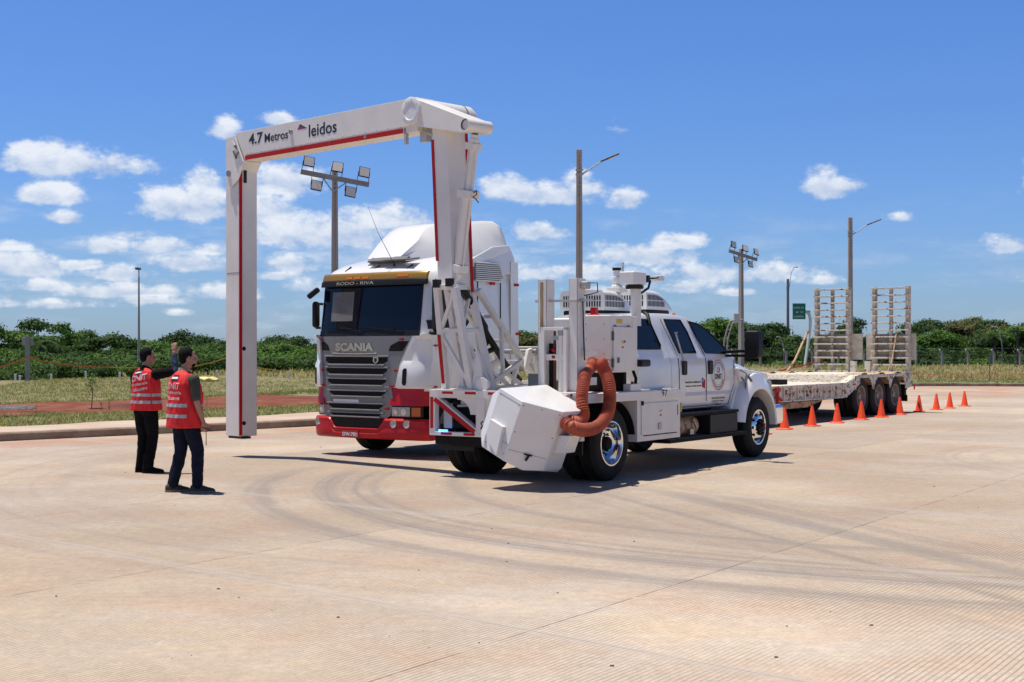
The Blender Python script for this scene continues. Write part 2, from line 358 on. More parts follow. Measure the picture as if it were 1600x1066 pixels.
def concrete():
    m = mat('concrete_paving', (.5,.4,.3), .85); t, n, l, P = nodes_of(m)
    P.inputs['Specular IOR Level'].default_value = .25
    A = lambda op, a, b=None, c=None, cl=False: mth(op, a, b, c, n, l, cl)
    g = n.new('ShaderNodeNewGeometry'); pos = g.outputs['Position']; s = n.new('ShaderNodeSeparateXYZ'); l.new(pos, s.inputs[0]); X, Y = s.outputs[0], s.outputs[1]
    q = A('SUBTRACT', A('MULTIPLY', X, .835), A('MULTIPLY', Y, .55)); q = A('ADD', q, 8.33)
    p = A('SUBTRACT', A('ADD', A('MULTIPLY', X, .676), A('MULTIPLY', Y, .737)), 6.37)
    al = A('ADD', A('MULTIPLY', X, .55), A('MULTIPLY', Y, .835))
    big = gnoise(t, pos, .16, 4); mid = gnoise(t, pos, .6, 6, .65); fine = gnoise(t, pos, 9, 6, .7); grit = gnoise(t, pos, 70, 3, .7)
    wob = A('MULTIPLY', A('SUBTRACT', gnoise(t, pos, 1.2, 3), .5), .04)
    def joint(c, period, w):
        f = A('ABSOLUTE', A('SUBTRACT', A('MODULO', A('ADD', A('ADD', c, wob), period*40.5), period), period*.5))
        return rng(t, f, w*.4, w*1.3, 1, 0)
    # pale pink-beige base with rusty soil dust
    c = mixc(t, rng(t, big, .40, .60), (.42,.335,.247), (.485,.415,.343))
    c = mixc(t, A('MULTIPLY', rng(t, mid, .42, .72), .62), c, (.47,.315,.205))
    c = mixc(t, A('MULTIPLY', rng(t, gnoise(t, pos, .33, 5, .7), .46, .68), .75), c, (.51,.40,.265))
    dirt = A('MULTIPLY', A('MULTIPLY', rng(t, Y, 8.2, 11.5), rng(t, X, 7, 11, 1, 0)), rng(t, mid, .25, .7, .25, 1.))
    c = mixc(t, A('MULTIPLY', dirt, .38), c, (.30,.235,.185))
    # slab-to-slab tone
    ci = n.new('ShaderNodeCombineXYZ'); l.new(A('FLOOR', A('DIVIDE', q, 3.73)), ci.inputs[0]); l.new(A('FLOOR', A('DIVIDE', p, 3.74)), ci.inputs[1])
    wn = n.new('ShaderNodeTexWhiteNoise'); wn.noise_dimensions = '2D'; l.new(ci.outputs[0], wn.inputs['Vector'])
    c = mixc(t, 1.0, c, mixc(t, wn.outputs[0], (.90,.90,.91), (1.07,1.05,1.03)), 'MULTIPLY')
    # tyre tracks: rings and straight sweeps
    def bands(coord, lo, hi, freq, msk, seed, amt):
        cc = n.new('ShaderNodeCombineXYZ'); l.new(A('MULTIPLY', coord, freq), cc.inputs[0]); l.new(A('MULTIPLY', mid, .6), cc.inputs[1]); cc.inputs[2].default_value = seed
        b = rng(t, gnoise(t, cc.outputs[0], 1, 4, .65), .44, .68)
        w = A('MULTIPLY', rng(t, coord, lo-.7, lo+.7), rng(t, coord, hi-.7, hi+.7, 1, 0))
        return A('MULTIPLY', A('MULTIPLY', b, w), A('MULTIPLY', msk, amt))
    def ring(cx, cy): return A('SQRT', A('ADD', A('POWER', A('SUBTRACT', X, cx), 2), A('POWER', A('SUBTRACT', Y, cy), 2)))
    soft = rng(t, big, .3, .55)
    r1 = bands(ring(6, 18.2), 6.6, 9.4, 2.0, A('MULTIPLY', rng(t, X, 3.4, 6.0, 1, 0), rng(t, Y, 18.5, 21, 1, 0)), 1.0, .85)
    n2 = A('ADD', A('MULTIPLY', X, .95), A('MULTIPLY', Y, .32))
    r2 = bands(n2, 5.6, 8.2, 2.3, rng(t, Y, 15, 19, 1, 0), 4.0, .6)
    r3 = bands(ring(3.2, 20.5), 9.6, 11.8, 2.1, rng(t, X, -1, 1.5, 1, 0), 7.0, .55)
    r4 = bands(ring(11.5, 21.0), 3.4, 5.4, 2.4, rng(t, Y, 14, 17, 0, 1), 9.0, .4)
    n5 = A('ADD', A('MULTIPLY', X, .80), A('MULTIPLY', Y, .60))
    r5 = bands(n5, 7.6, 9.2, 3.0, rng(t, X, 2, 5), 12.0, .4)
    tr = A('MAXIMUM', A('MAXIMUM', A('MAXIMUM', r1, r2), A('MAXIMUM', r3, r4)), r5)
    c = mixc(t, A('MULTIPLY', tr, rng(t, fine, .2, .6, .75, 1.)), c, (.20,.18,.17))
    rb = bands(ring(14.5, 22.0), 6.3, 6.9, 1.0, rng(t, X, 7, 9), 2.0, .8)
    c = mixc(t, A('MULTIPLY', rb, .4), c, (.44,.25,.16))
    # red soil washed along the kerb on the left
    dd = A('SUBTRACT', A('ADD', A('MULTIPLY', X, -.70), A('MULTIPLY', Y, .714)), 25.28)
    c = mixc(t, A('MULTIPLY', A('MULTIPLY', rng(t, dd, -3.2, -.2), rng(t, mid, .42, .62)), .75), c, (.47,.23,.14))
    # dark spots and small oil marks
    sp_ = rng(t, gnoise(t, pos, 1.5, 5, .7), .70, .76)
    c = mixc(t, A('MULTIPLY', sp_, .6), c, (.17,.15,.14))
    c = mixc(t, 1.0, c, mixc(t, fine, (.66,.66,.66), (1.34,1.34,1.34)), 'MULTIPLY')
    c = mixc(t, 1.0, c, mixc(t, grit, (.74,.74,.74), (1.26,1.26,1.26)), 'MULTIPLY')
    c = mixc(t, 1.0, c, mixc(t, gnoise(t, pos, 26, 3, .75), (.72,.72,.72), (1.28,1.28,1.28)), 'MULTIPLY')
    # tined grooves
    gv = A('SINE', A('MULTIPLY', A('ADD', q, A('MULTIPLY', A('SUBTRACT', gnoise(t, pos, .9, 2), .5), .05)), 2*pi/.038))
    gm = rng(t, gv, .2, .95)
    wear = A('MULTIPLY', rng(t, gnoise(t, pos, .45, 5, .6), .34, .58), rng(t, fine, .25, .5, .5, 1))
    c = mixc(t, A('MULTIPLY', A('MULTIPLY', gm, wear), .55), c, (.17,.13,.105))
    gh = A('MULTIPLY', A('MULTIPLY', gm, wear), -1)
    # irregular longer dark tine lines
    ql = n.new('ShaderNodeCombineXYZ'); l.new(A('MULTIPLY', q, 2.1), ql.inputs[0]); l.new(A('MULTIPLY', al, .05), ql.inputs[1])
    tl = rng(t, gnoise(t, ql.outputs[0], 3, 6, .8), .63, .72)
    c = mixc(t, A('MULTIPLY', tl, .35), c, (.22,.17,.14))
    brk = rng(t, gnoise(t, pos, 2.4, 4, .7), .36, .56)
    j = A('MAXIMUM', joint(q, 3.73, .011), A('MULTIPLY', joint(p, 3.74, .011), .7))
    c = mixc(t, A('MULTIPLY', A('MULTIPLY', j, brk), .62), c, (.13,.10,.08))
    jp = A('MULTIPLY', joint(p, 3.74, .09), .35)
    c = mixc(t, jp, c, (.42,.375,.33))
    l.new(c, P.inputs['Base Color'])
    h = A('ADD', A('ADD', A('MULTIPLY', gh, .35), A('MULTIPLY', fine, .25)), A('MULTIPLY', grit, .25)); h = A('SUBTRACT', h, A('MULTIPLY', j, 1.2))
    b = n.new('ShaderNodeBump'); b.inputs['Strength'].default_value = .32; b.inputs['Distance'].default_value = .008
    l.new(h, b.inputs['Height']); l.new(b.outputs[0], P.inputs['Normal'])
    return m
ap = MB(); ap.v = [Vector((p.x, p.y, 0)) for p in KERB]+[Vector((110,-60,0)), Vector((-75,-60,0))]; ap.f = [list(range(len(ap.v)))]; ap.m = [0]
o = obj('pavement', ap, concrete(), smooth=0); tag(o, None, None, kind='structure')
if o.data.polygons[0].normal.z < 0: o.data.flip_normals()
def grassmat(name, c1, c2, c3):
    m = mat(name, c1, .95); t, n, l, P = nodes_of(m); P.inputs['Specular IOR Level'].default_value = .15
    g = n.new('ShaderNodeNewGeometry'); pos = g.outputs['Position']
    c = mixc(t, rng(t, gnoise(t, pos, 1.1, 7, .7), .4, .62), c1, c2); c = mixc(t, rng(t, gnoise(t, pos, .35, 6, .7), .5, .66), c, c3)
    c = mixc(t, 1., c, mixc(t, gnoise(t, pos, 22, 4, .7), (.6,.6,.6), (1.4,1.4,1.4)), 'MULTIPLY'); l.new(c, P.inputs['Base Color']); return m
gm1 = grassmat('dry_grass_ground', (.23,.185,.10), (.12,.135,.05), (.29,.225,.135))
gm2 = grassmat('red_soil', (.17,.048,.026), (.24,.095,.055), (.095,.032,.020))
gm3 = mat('kerb_concrete', (.34,.27,.20), .9, scale=1.5, col2=(.20,.115,.075), thr=(.35,.62), bump=.4, bscale=14)
gm4 = mat('sidewalk_concrete', (.52,.41,.31), .9, scale=.9, col2=(.44,.31,.22), thr=(.35,.65), bump=.2, bscale=20)
def far_ground():
    mb = MB(); ds = [.12,1,2,2.4,3,4.5,6,8,10,13,14.5,17,20,23,26,28,31,35,40,50,65,85,110,150,220,400,900]; n = len(ds)
    for i in range(len(KERB)):
        for d in ds: mb.v.append(Vector((*(KERB[i]+NRM[i]*d), tz(i, d))))
    for a in range(len(KERB)-1):
        for j in range(n-1): mb.f.append([a*n+j, a*n+j+1, (a+1)*n+j+1, (a+1)*n+j]); mb.m.append(0)
    return mb
tag(obj('ground', far_ground(), gm1, recalc=True), None, None, kind='structure')
tag(obj('sidewalk', strip(.15, 2.35, 3, .03, lambda i: KERB[i].x < 8), gm4), None, None, kind='structure')
tag(obj('dirt_path', strip(6.0, 13.4, 12, .035, lambda i: KERB[i].x < 3), gm2), None, None, kind='structure')
kb = MB(); rr = []
for i in range(len(KERB)):
    rr.append([(*(KERB[i]+NRM[i]*a), b) for a, b in ((0,-.3),(0,.13),(.02,.155),(.16,.165),(.18,-.3))])
kb.loft(rr, caps=True)
tag(obj('kerb', kb, gm3), None, None, kind='structure')
# loose bits on the concrete
peb = mat('pebble', (.16,.11,.08), .9, var=.4)
pb = MB()
for _ in range(70):
    y = 7.5+26*random.random()**1.6; x = random.uniform(-.4, .4)*y; r = random.choice((.003,.004,.006,.009))
    pb.ell((x, y, r*.4), (r*random.uniform(.8,1.8), r, r*.6), 6, 4)
tag(obj('gravel', pb, peb), None, None, kind='stuff')
# grass tufts
def foliage_mat(name, c1, c2, rough=.7):
    m = mat(name, c1, rough); t, n, l, P = nodes_of(m); P.inputs['Specular IOR Level'].default_value = .2
    g = n.new('ShaderNodeNewGeometry'); oi = n.new('ShaderNodeObjectInfo')
    v = n.new('ShaderNodeVectorMath'); v.operation = 'ADD'; l.new(g.outputs['Position'], v.inputs[0]); l.new(oi.outputs['Random'], v.inputs[1])
    f = rng(t, gnoise(t, v.outputs[0], 1.1, 4, .7), .32, .68)
    f2 = mth('ADD', mth('MULTIPLY', f, .65, None, n, l), mth('MULTIPLY', oi.outputs['Random'], .35, None, n, l), None, n, l)
    c = mixc(t, f2, c1, c2); l.new(c, P.inputs['Base Color'])
    tl = n.new('ShaderNodeBsdfTranslucent'); l.new(mixc(t, 1., c, (1.2,1.5,.6), 'MULTIPLY'), tl.inputs[0])
    ms = n.new('ShaderNodeMixShader'); ms.inputs[0].default_value = .20; l.new(P.outputs[0], ms.inputs[1]); l.new(tl.outputs[0], ms.inputs[2])
    l.new(ms.outputs[0], n['Material Output'].inputs[0]); return m
FM = [foliage_mat('leaves_bright', (.048,.105,.018), (.112,.200,.032)), foliage_mat('leaves_mid', (.028,.062,.013), (.070,.125,.025)),
      foliage_mat('leaves_dark', (.022,.050,.014), (.055,.100,.026)), foliage_mat('leaves_olive', (.09,.085,.030), (.14,.15,.045))]
GT = foliage_mat('dry_tufts', (.42,.34,.19), (.24,.22,.09)); GG = foliage_mat('green_tufts', (.09,.14,.035), (.22,.25,.08))
def tufts(n, fn, hs, w=.012):
    mb = MB()
    for _ in range(n):
        i, d = fn()
        i0 = int(i); f = i-i0; k = KERB[i0].lerp(KERB[i0+1], f)+NRM[i0].lerp(NRM[i0+1], f)*d
        z = tz(i0, d)*(1-f)+tz(i0+1, d)*f
        for b in range(4):
            a = random.uniform(0, 2*pi); h = random.uniform(*hs); ln = h*random.uniform(.3, 1.4); p = Vector((k.x+random.gauss(0, .05), k.y+random.gauss(0, .05), z))
            s_ = Vector((cos(a+1.57), sin(a+1.57), 0))*w
            mb.add([p-s_, p+s_, p+Vector((cos(a)*ln, sin(a)*ln, h))], [(0,1,2)])
    return mb
li = [i for i, p in enumerate(KERB[:-1]) if -22 < p.x < 8]; ri = [i for i, p in enumerate(KERB[:-1]) if 8 < p.x < 48]
R_ = random.random
pick = lambda l, d0, d1: (random.choice(l)+R_(), d0+(d1-d0)*R_())
tag(obj('grass', tufts(9000, lambda: pick(li, 2.5, 6.2) if R_() < .4 else pick(li, 13.2, 28), (.03,.12), .014), GT, recalc=False, smooth=0), None, None, kind='stuff')
tag(obj('green_grass', tufts(6500, lambda: pick(li, 2.5, 6.6) if R_() < .5 else pick(li, 12.4, 28), (.03,.10), .014), GG, recalc=False, smooth=0), None, None, kind='stuff')
tag(obj('edge_grass', tufts(3800, lambda: (random.choice(li)+R_(), random.choice((6.0, 13.4))+random.gauss(0, .38)), (.03,.11), .016), GG, recalc=False, smooth=0), None, None, kind='stuff')
tag(obj('dry_hay', tufts(9000, lambda: pick(ri, 8, 30), (.05,.3), .03), GT, recalc=False, smooth=0), None, None, kind='stuff')
tag(obj('verge_grass', tufts(3500, lambda: pick(ri, .4, 9), (.04,.12), .02), GG, recalc=False, smooth=0), None, None, kind='stuff')
tag(obj('red_earth_patch', strip(11, 15.5, 6, .012, lambda i: 19 < KERB[i].x < 25), gm2), None, None, kind='structure')

# ------------------------------------------------------------------ trees
def zat(x, y):
    best = min(range(len(KERB)), key=lambda i: (KERB[i].x-x)**2+(KERB[i].y-y)**2)
    d = (Vector((x, y))-KERB[best]).dot(NRM[best]); return tz(best, max(d, .1))
def crown_np(seed, H, Wd, n, leaf, flat=False, lo=.25):
    r = random.Random(seed); g = np.random.RandomState(seed % 100000); lumps = []
    for k in range(17 if not flat else 12):
        a = r.uniform(0, 2*pi); rad = Wd*.5*sqrt(r.random())*.80
        z = H*(r.uniform(lo+.08, .9) if not flat else r.uniform(.58, .9)); z = min(z, H*(.93-.28*(rad/(Wd*.5))**2))
        s = Wd*r.uniform(.11, .23); lumps.append((Vector((cos(a)*rad, sin(a)*rad, z)), Vector((s, s, s*(.58 if not flat else .26)))))
    lumps.append((Vector((0, 0, H*.86)), Vector((Wd*.19, Wd*.19, H*.13))))
    C = np.array([tuple(c) for c, _ in lumps]); S = np.array([tuple(q) for _, q in lumps]); ix = g.randint(0, len(lumps), n)
    # twigs: leaves gathered in small sprays so that light and gaps break the crown up
    v = g.normal(size=(n, 3)); v /= np.linalg.norm(v, axis=1)[:, None]
    fl = (v[:, 2] < -.2) & (g.rand(n) < .6); v[fl, 2] *= -1
    dn = v[:, 2] < -.15; v[dn, 2] *= -.6; p = C[ix]+v*S[ix]*g.uniform(.80, 1.10, (n, 1)); m = n//9
    ctr = p[g.randint(0, n, m)]; asg = g.randint(0, m, n); j = g.randint(0, n, m); ctr = p[j]; vn = v[j]; pull = (g.rand(n) < .72)[:, None]; v = np.where(pull, vn[asg] if False else v, v); asg = g.randint(0, m, n); p = np.where(pull, ctr[asg]+g.normal(0, leaf*1.0, (n, 3))*np.array([1, 1, .40]), p); v = np.where(pull, vn[asg], v)
    nn = v+g.normal(0, .34, (n, 3))+np.array([0, 0, .12]); nn /= np.linalg.norm(nn, axis=1)[:, None]
    a = np.cross(nn, g.normal(size=(n, 3))); a /= np.linalg.norm(a, axis=1)[:, None]; b = np.cross(nn, a)
    L_ = leaf*g.uniform(.6, 1.5, (n, 1)); w = L_*g.uniform(.35, .6, (n, 1))
    V = np.stack([p-a*L_*.5, p+b*w*.5, p+a*L_*.5+nn*L_*.12, p-b*w*.5], 1).reshape(-1, 3); V[:, 2] = np.maximum(V[:, 2], .02)
    return V, lumps
def quadobj(name, V, m, parent=None):
    n = len(V)//4; me = bpy.data.meshes.new(name); me.vertices.add(4*n); me.vertices.foreach_set('co', V.astype(np.float32).ravel())
    me.loops.add(4*n); me.loops.foreach_set('vertex_index', np.arange(4*n, dtype=np.int32)); me.polygons.add(n); me.polygons.foreach_set('loop_start', np.arange(0, 4*n, 4, dtype=np.int32)); me.polygons.foreach_set('loop_total', np.full(n, 4, dtype=np.int32))
    me.materials.append(m); me.update(calc_edges=True); o = bpy.data.objects.new(name, me); SCN.collection.objects.link(o)
    if parent: o.parent = parent
    return o
def tree(name, x, y, ztop, kind, seed, label, cat='tree', group='trees of the wood beyond the grass', width=None, flat=False, leaf=.26, n=7000):
    z0 = zat(x, y); H = ztop-z0; Wd = width or H*random.uniform(.75, 1.05)
    root = thing(name, label, cat, (x, y, z0-.1), random.uniform(0, 6.28), group)
    V, lumps = crown_np(seed, H, Wd, n, leaf, flat)
    quadobj('crown', V, FM[kind], root)
    tb = MB(); tr = H*.022+.06
    tb.tube([(0,0,0),(.05,.03,H*.2),(-.04,.02,H*.45),(0,0,H*.8)], [tr*1.3, tr, tr*.75, tr*.2], 8)
    for c, s in lumps[:7]: tb.tube([(0, 0, H*.3), (c.x*.5, c.y*.5, (H*.3+c.z)*.55), tuple(c)], [tr*.5, tr*.35, tr*.12], 6)
    obj('trunk', tb, M['bark'], root)
    return root
M['bark'] = mat('bark', (.10,.075,.055), .9, var=.4, scale=10, bump=.5)
# skyline trees: pixel column, pixel row of the top, distance, foliage kind, flat crown
TR = [(-20,502,112,0,1,'at the left edge of the frame'),(50,496,120,1,1,'with flat layered crown near the left edge'),(95,503,112,0,0,'bright green, left of the tall grey pole'),
(135,515,118,1,0,'behind the orange tape between the posts'),(178,520,112,1,1,'with feathery flat crown just left of the tall grey pole'),(215,531,118,0,0,'directly behind the tall grey pole'),(250,533,112,0,0,'behind the heads of the two men'),
(285,514,125,2,0,'dark and round, rising above the raised hand'),(322,524,122,2,0,'dark, left of the white gantry leg'),(352,530,112,1,0,'partly hidden by the white gantry leg'),(392,538,120,1,0,'seen through the gantry beside its leg'),
(428,524,125,2,0,'dark, seen through the gantry'),(463,524,118,2,0,'dark, seen just left of the red and white lorry'),(505,535,120,1,0,'mostly hidden behind the lorry windscreen'),
(812,518,120,1,0,'between the lorry and the lifting rails'),(838,520,118,3,0,'olive, beside the left lifting rail'),(868,512,125,2,0,'dark, between the two lifting rails'),
(1118,494,118,0,0,'light and feathery above the pickup windscreen'),(1150,500,126,1,0,'behind the floodlight pole with the control box'),(1178,506,118,2,0,'dark, behind the black wing mirror'),
(1212,502,124,2,0,'dark, left of the green road sign'),(1240,522,116,1,0,'under the green road sign'),(1268,527,124,2,1,'thin, beside the curved white sign post'),(1300,530,118,1,0,'behind the left loading ramp'),
(1334,494,140,2,0,'dark round and tall, between the two ramps'),(1392,528,120,3,0,'olive, seen through the right loading ramp'),(1424,503,118,2,0,'dark, at the right edge of the right ramp'),(1448,496,126,2,0,'dark with rounded top, right of the ramps'),
(1470,514,114,0,0,'bright green, above the fence right of the ramps'),(1489,499,128,3,1,'olive with flat layered crown'),(1520,493,130,3,1,'tallest olive tree of the right wood'),(1541,499,122,2,0,'dark, beside the curved street lamp'),
(1566,503,122,3,0,'with reddish olive crown near the right edge'),(1592,507,112,0,0,'bright green, at the right edge of the frame'),(1625,500,120,1,0,'just outside the right edge'),(-60,500,118,1,0,'just outside the left edge')]
for k, (px, py, D, kind, flat, where) in enumerate(TR):
    if px > 600: D = D*.6+128*.4+3
    x = (px-800)/2150*D; zt = 1.75+(545-py)/2150*D
    shade = ('bright green','mid green','dark green','olive green')[kind]
    if 'edge of the frame' in where or 1: lab = ('%s tree %s' % (shade, where)).replace('tree dark', 'tree').replace('tree bright green', 'tree').replace('tree olive', 'tree')
    tree('broadleaf_tree', x, D, zt, kind, 100+k, lab.replace('tree ,', 'tree').replace('  ', ' '), width=random.uniform(4.2, 6.0)*(1.25 if flat else 1), flat=bool(flat), n=8000)
# lower mass of the wood and undergrowth (reads as one mass)
def wood(name, cols, seed, m):
    r = random.Random(seed); out = []
    for (px, D, ztop, w) in cols:
        x = (px-800)/2150*D; z0 = zat(x, D)
        V, _ = crown_np(r.randint(0, 99999), max(ztop-z0, .8), w, int(1500*w), .24 if D > 80 else .16, lo=.0); out.append(V+np.array([x, D, z0-.2]))
    return quadobj(name, np.concatenate(out), m)
rw = random.Random(5)
WC = [[], [], []]
px = -90
while px < 510:      # left wood: taller behind, shrubs in front
    for D, top in ((104, 541), (96, 549), (86, 557), (76, 568), (67, 580)):
        k = rw.choice((0, 0, 1, 1, 2)) if top < 560 else rw.choice((0, 1, 1, 2))
        WC[k].append((px+rw.uniform(-16, 16), D+rw.uniform(-3, 3), 1.75+(545-top-rw.uniform(-9, 9))/2150*D, rw.uniform(3, 4.8)*D/95))
    px += 38
px = 790
while px < 1700:
    if 900 < px < 1080: px += 40; continue
    for D, top in ((125, 526), (121, 540), (116, 553), (112, 567)):
        k = rw.choice((0, 1, 1, 2, 2)); WC[k].append((px+rw.uniform(-14, 14), D+rw.uniform(-1.5, 1.5), 1.75+(545-top-rw.uniform(-11, 11))/2150*D, rw.uniform(3.2, 4.8)))
    px += 40
for k in range(3): tag(wood(('light_undergrowth','undergrowth','dark_undergrowth')[k], WC[k], k, FM[k]), None, None, kind='stuff')
# palms
def palm(x, y, ztop, seed, label):
    r = random.Random(seed); z0 = zat(x, y); H = ztop-z0; root = thing('palm_tree', label, 'palm tree', (x, y, z0-.1), 0, 'palms in the wood')
    t = MB(); t.tube([(0,0,0),(.1,0,H*.5),(0,.05,H*.78)], [.16,.13,.11], 8); obj('trunk', t, M['bark'], root)
    c = MB()
    for k in range(26):
        a = r.uniform(0, 6.28); up = r.uniform(.1, 1.0); ln = r.uniform(1.3, 1.9); prev = Vector((0, 0, H*.78)); d = Vector((cos(a), sin(a), up)).normalized()
        side = Vector((-sin(a), cos(a), 0))
        for j in range(7):
            q = prev+d*(ln/7); d = (d+Vector((0,0,-.22))).normalized(); w = .32*(1-abs(j-2.5)/5)
            for s_ in (1, -1):
                for m in range(3):
                    b = prev.lerp(q, m/3); c.add([b, b+(q-prev)*.25, b+side*s_*w+d*.12+Vector((0,0,-.08))], [(0,1,2)])
            prev = q
    obj('crown', c, FM[2], root, recalc=False, smooth=0)
palm((232-800)/2150*84, 84, 1.75-8/2150*84, 3, 'small palm in the wood behind the raised hand')
palm((62-800)/2150*100, 100, 1.75+28/2150*100, 5, 'palm with drooping fronds above the tape at the left')
palm((1553-800)/2150*118, 118, 1.75+40/2150*118, 4, 'dark palm beside the curved lamp in the right wood')
# sapling and weeds on the red soil
def sapling(px, py_base, h, label, nm='sapling', n=60):
    D = 1.62*2150/(py_base-545); x = (px-800)/2150*D; root = thing(nm, label, 'plant', (x, D, zat(x, D)), 0)
    s = MB(); s.tube([(0,0,0),(.03*h,0,h*.5),(0,.02*h,h)], [.014*h,.01*h,.005*h], 6); obj('stem', s, M['bark'], root)
    c = MB(); r = random.Random(px)
    for k in range(n):
        a = r.uniform(0, 6.28); z = h*r.uniform(.35 if h > .5 else .1, 1.02); l = r.uniform(.1, .32)*h*.6; p = Vector((cos(a)*l, sin(a)*l, z+l*.2)); d = Vector((cos(a), sin(a), r.uniform(-.5,.3)))*.09*h
        w = Vector((-sin(a), cos(a), 0))*.022*h; c.add([p-d, p+w, p+d, p-w], [(0,1,2,3)])
    obj('leaves', c, FM[0], root, recalc=False, smooth=0)
sapling(143, 640, .95, 'thin green sapling standing alone on the red soil', n=130); sapling(158, 643, .28, 'low weed at the foot of the sapling, left one', 'weed', 160); sapling(170, 643, .32, 'low weed right of the sapling on the red soil', 'weed', 160)
sapling(323, 638, .3, 'small weed on red soil just left of the gantry leg', 'weed'); sapling(57, 647, .25, 'small weed at the edge of the grass on the far left', 'weed')
# ------------------------------------------------------------------ poles, lamps, signs
def wpt(px, D): return (px-800)/2150*D
def pole_mesh(h, w0, w1, holes=True):
    mb = MB(); n = 10; rings = []
    for i in range(n+1):
        z = h*i/n; w = w0+(w1-w0)*i/n; a = w/2; b = w*.42; c = w*.14
        # H-section concrete pole: flanges with a recessed web
        rings.append([(-a,-b,z),(-c,-b,z),(-c,-b+.03,z),(c,-b+.03,z),(c,-b,z),(a,-b,z),(a,b,z),(c,b,z),(c,b-.03,z),(-c,b-.03,z),(-c,b,z),(-a,b,z)])
    mb.loft(rings)
    return mb
def bolt_holes(h, w, n=14, step=.16):
    mb = MB()
    for i in range(n):
        mb.box((-.012, -w*.42-.004+.03, h-.25-i*step), (.012, -w*.42+.034, h-.225-i*step))
    return mb
def flood_tower(px, D, ztop, arm_ang, label, tilt, box=False, group='floodlight masts'):
    x = wpt(px, D); z0 = zat(x, D)-.1; h = ztop-z0
    root = thing('floodlight_mast', label, 'floodlight mast', (x, D, z0), radians(arm_ang), group)
    obj('pole', pole_mesh(h, .30, .20), M['pole'], root, bevel=.01); obj('bolt_hole', bolt_holes(h, .21), M['dark'], root)
    za = h-.38; RL = Matrix.Translation((0,0,za)) @ Matrix.Rotation(radians(9.5), 4, 'Y') @ Matrix.Translation((0,0,-za)); rl = lambda mb: mb.map(lambda p: RL @ p)
    a = MB(); a.box((-1.25, -.19, za-.09), (1.25, -.10, za+.09)); obj('crossarm', rl(a), M['polel'], root, bevel=.008)
    b = MB(); b.bar((-.42, -.14, za-.08), (0, -.12, za-.5), .045); b.bar((.42, -.14, za-.08), (0, -.12, za-.5), .045); obj('brace', rl(b), M['galv'], root)
    for (lx, up) in ((-1.02,1),(0.02,1),(1.0,1),(-.62,-1),(.62,-1)):
        cz = za+up*.40; t = tilt+random.uniform(-4, 4)
        R = Matrix.Translation((lx, -.24, cz)) @ Matrix.Rotation(radians(random.uniform(-12,12)), 4, 'Z') @ Matrix.Rotation(radians(-t), 4, 'X')
        f = MB(); f.box((-.2,-.035,-.19),(.2,.03,.19)).map(lambda p: R @ p); fo = obj('floodlight', rl(f), M['black'], root, bevel=.01)
        g = MB(); g.box((-.178,-.042,-.168),(.178,-.034,.168)).map(lambda p: R @ p); obj('lamp_panel', rl(g), M['panel'], fo)
        k = MB()
        for s in (-1, 1): k.bar((lx+s*.205, -.15, za+up*.07), (lx+s*.205, -.24, cz), .022)
        obj('bracket', rl(k), M['black'], fo)
    if box:
        k = MB(); k.box((-.32,-.3,h*.5-.2),(.0,-.12,h*.5+.28)); obj('control_box', k, M['grey'] if False else M['galv'], root, bevel=.01)
flood_tower(523, 50, 1.75+282/2150*50, 12, 'tall concrete floodlight mast with five lamps, seen through the gantry', 14)
flood_tower(1158, 80, 1.75+156/2150*80, 40, 'smaller concrete floodlight mast behind the white pickup cab', 16)
def street_lamp(px, D, ztop, arm, label, w=.24, rise=.75, curved=False):
    x = wpt(px, D); z0 = zat(x, D)-.1; h = ztop-z0
    root = thing('street_lamp', label, 'street lamp', (x, D, z0), 0, 'street lamps')
    obj('pole', pole_mesh(h, w*1.15, w*.85), M['pole'], root, bevel=.01); obj('bolt_hole', bolt_holes(h, w*.88), M['dark'], root)
    a = MB(); zb = h-.9*w/.24; z1 = zb+rise
    if curved: pts = [(w*.4,0,zb),(arm*.35,0,zb+rise*.75),(arm*.65,0,zb+rise),(arm*.8,0,z1)]
    else: pts = [(w*.4,0,zb),(arm*.6,0,zb+rise*.68)]
    a.tube(pts, .028, 8)
    for dz in (0, .17): a.box((-w*.55,-w*.5,zb+dz-.02),(w*.62,w*.5,zb+dz+.02))
    obj('arm', a, M['galv'], root)
    p = Vector(pts[-1]); q = Vector((arm, 0, z1+(.0 if curved else 0))); d = (q-p).normalized()
    hd = MB(); hd.bar(p-d*.1, p+d*.18, .09, .07); hd.bar(p+d*.15, q, .24, .06); ho = obj('lamp_head', hd, M['grey'], root, bevel=.02)
    pn = MB(); n = d.cross(Vector((0,1,0))).normalized(); n = n if n.z < 0 else -n
    pn.bar(p+d*.22+n*.034, q-d*.06+n*.034, .19, .012); obj('lamp_panel', pn, M['panel'], ho)
    return root
street_lamp(905, 50, 1.75+311/2150*50, 1.45, 'tall concrete street lamp rising behind the lifting rails, nearest of the lamps')
street_lamp(1328.5, 72, 1.75+205/2150*72, 1.6, 'tall concrete street lamp rising between the two loading ramps', rise=.8)
street_lamp(1231, 132, 1.75+109/2150*132, .95, 'distant concrete street lamp left of the green road sign', w=.26, rise=2.1, curved=True)
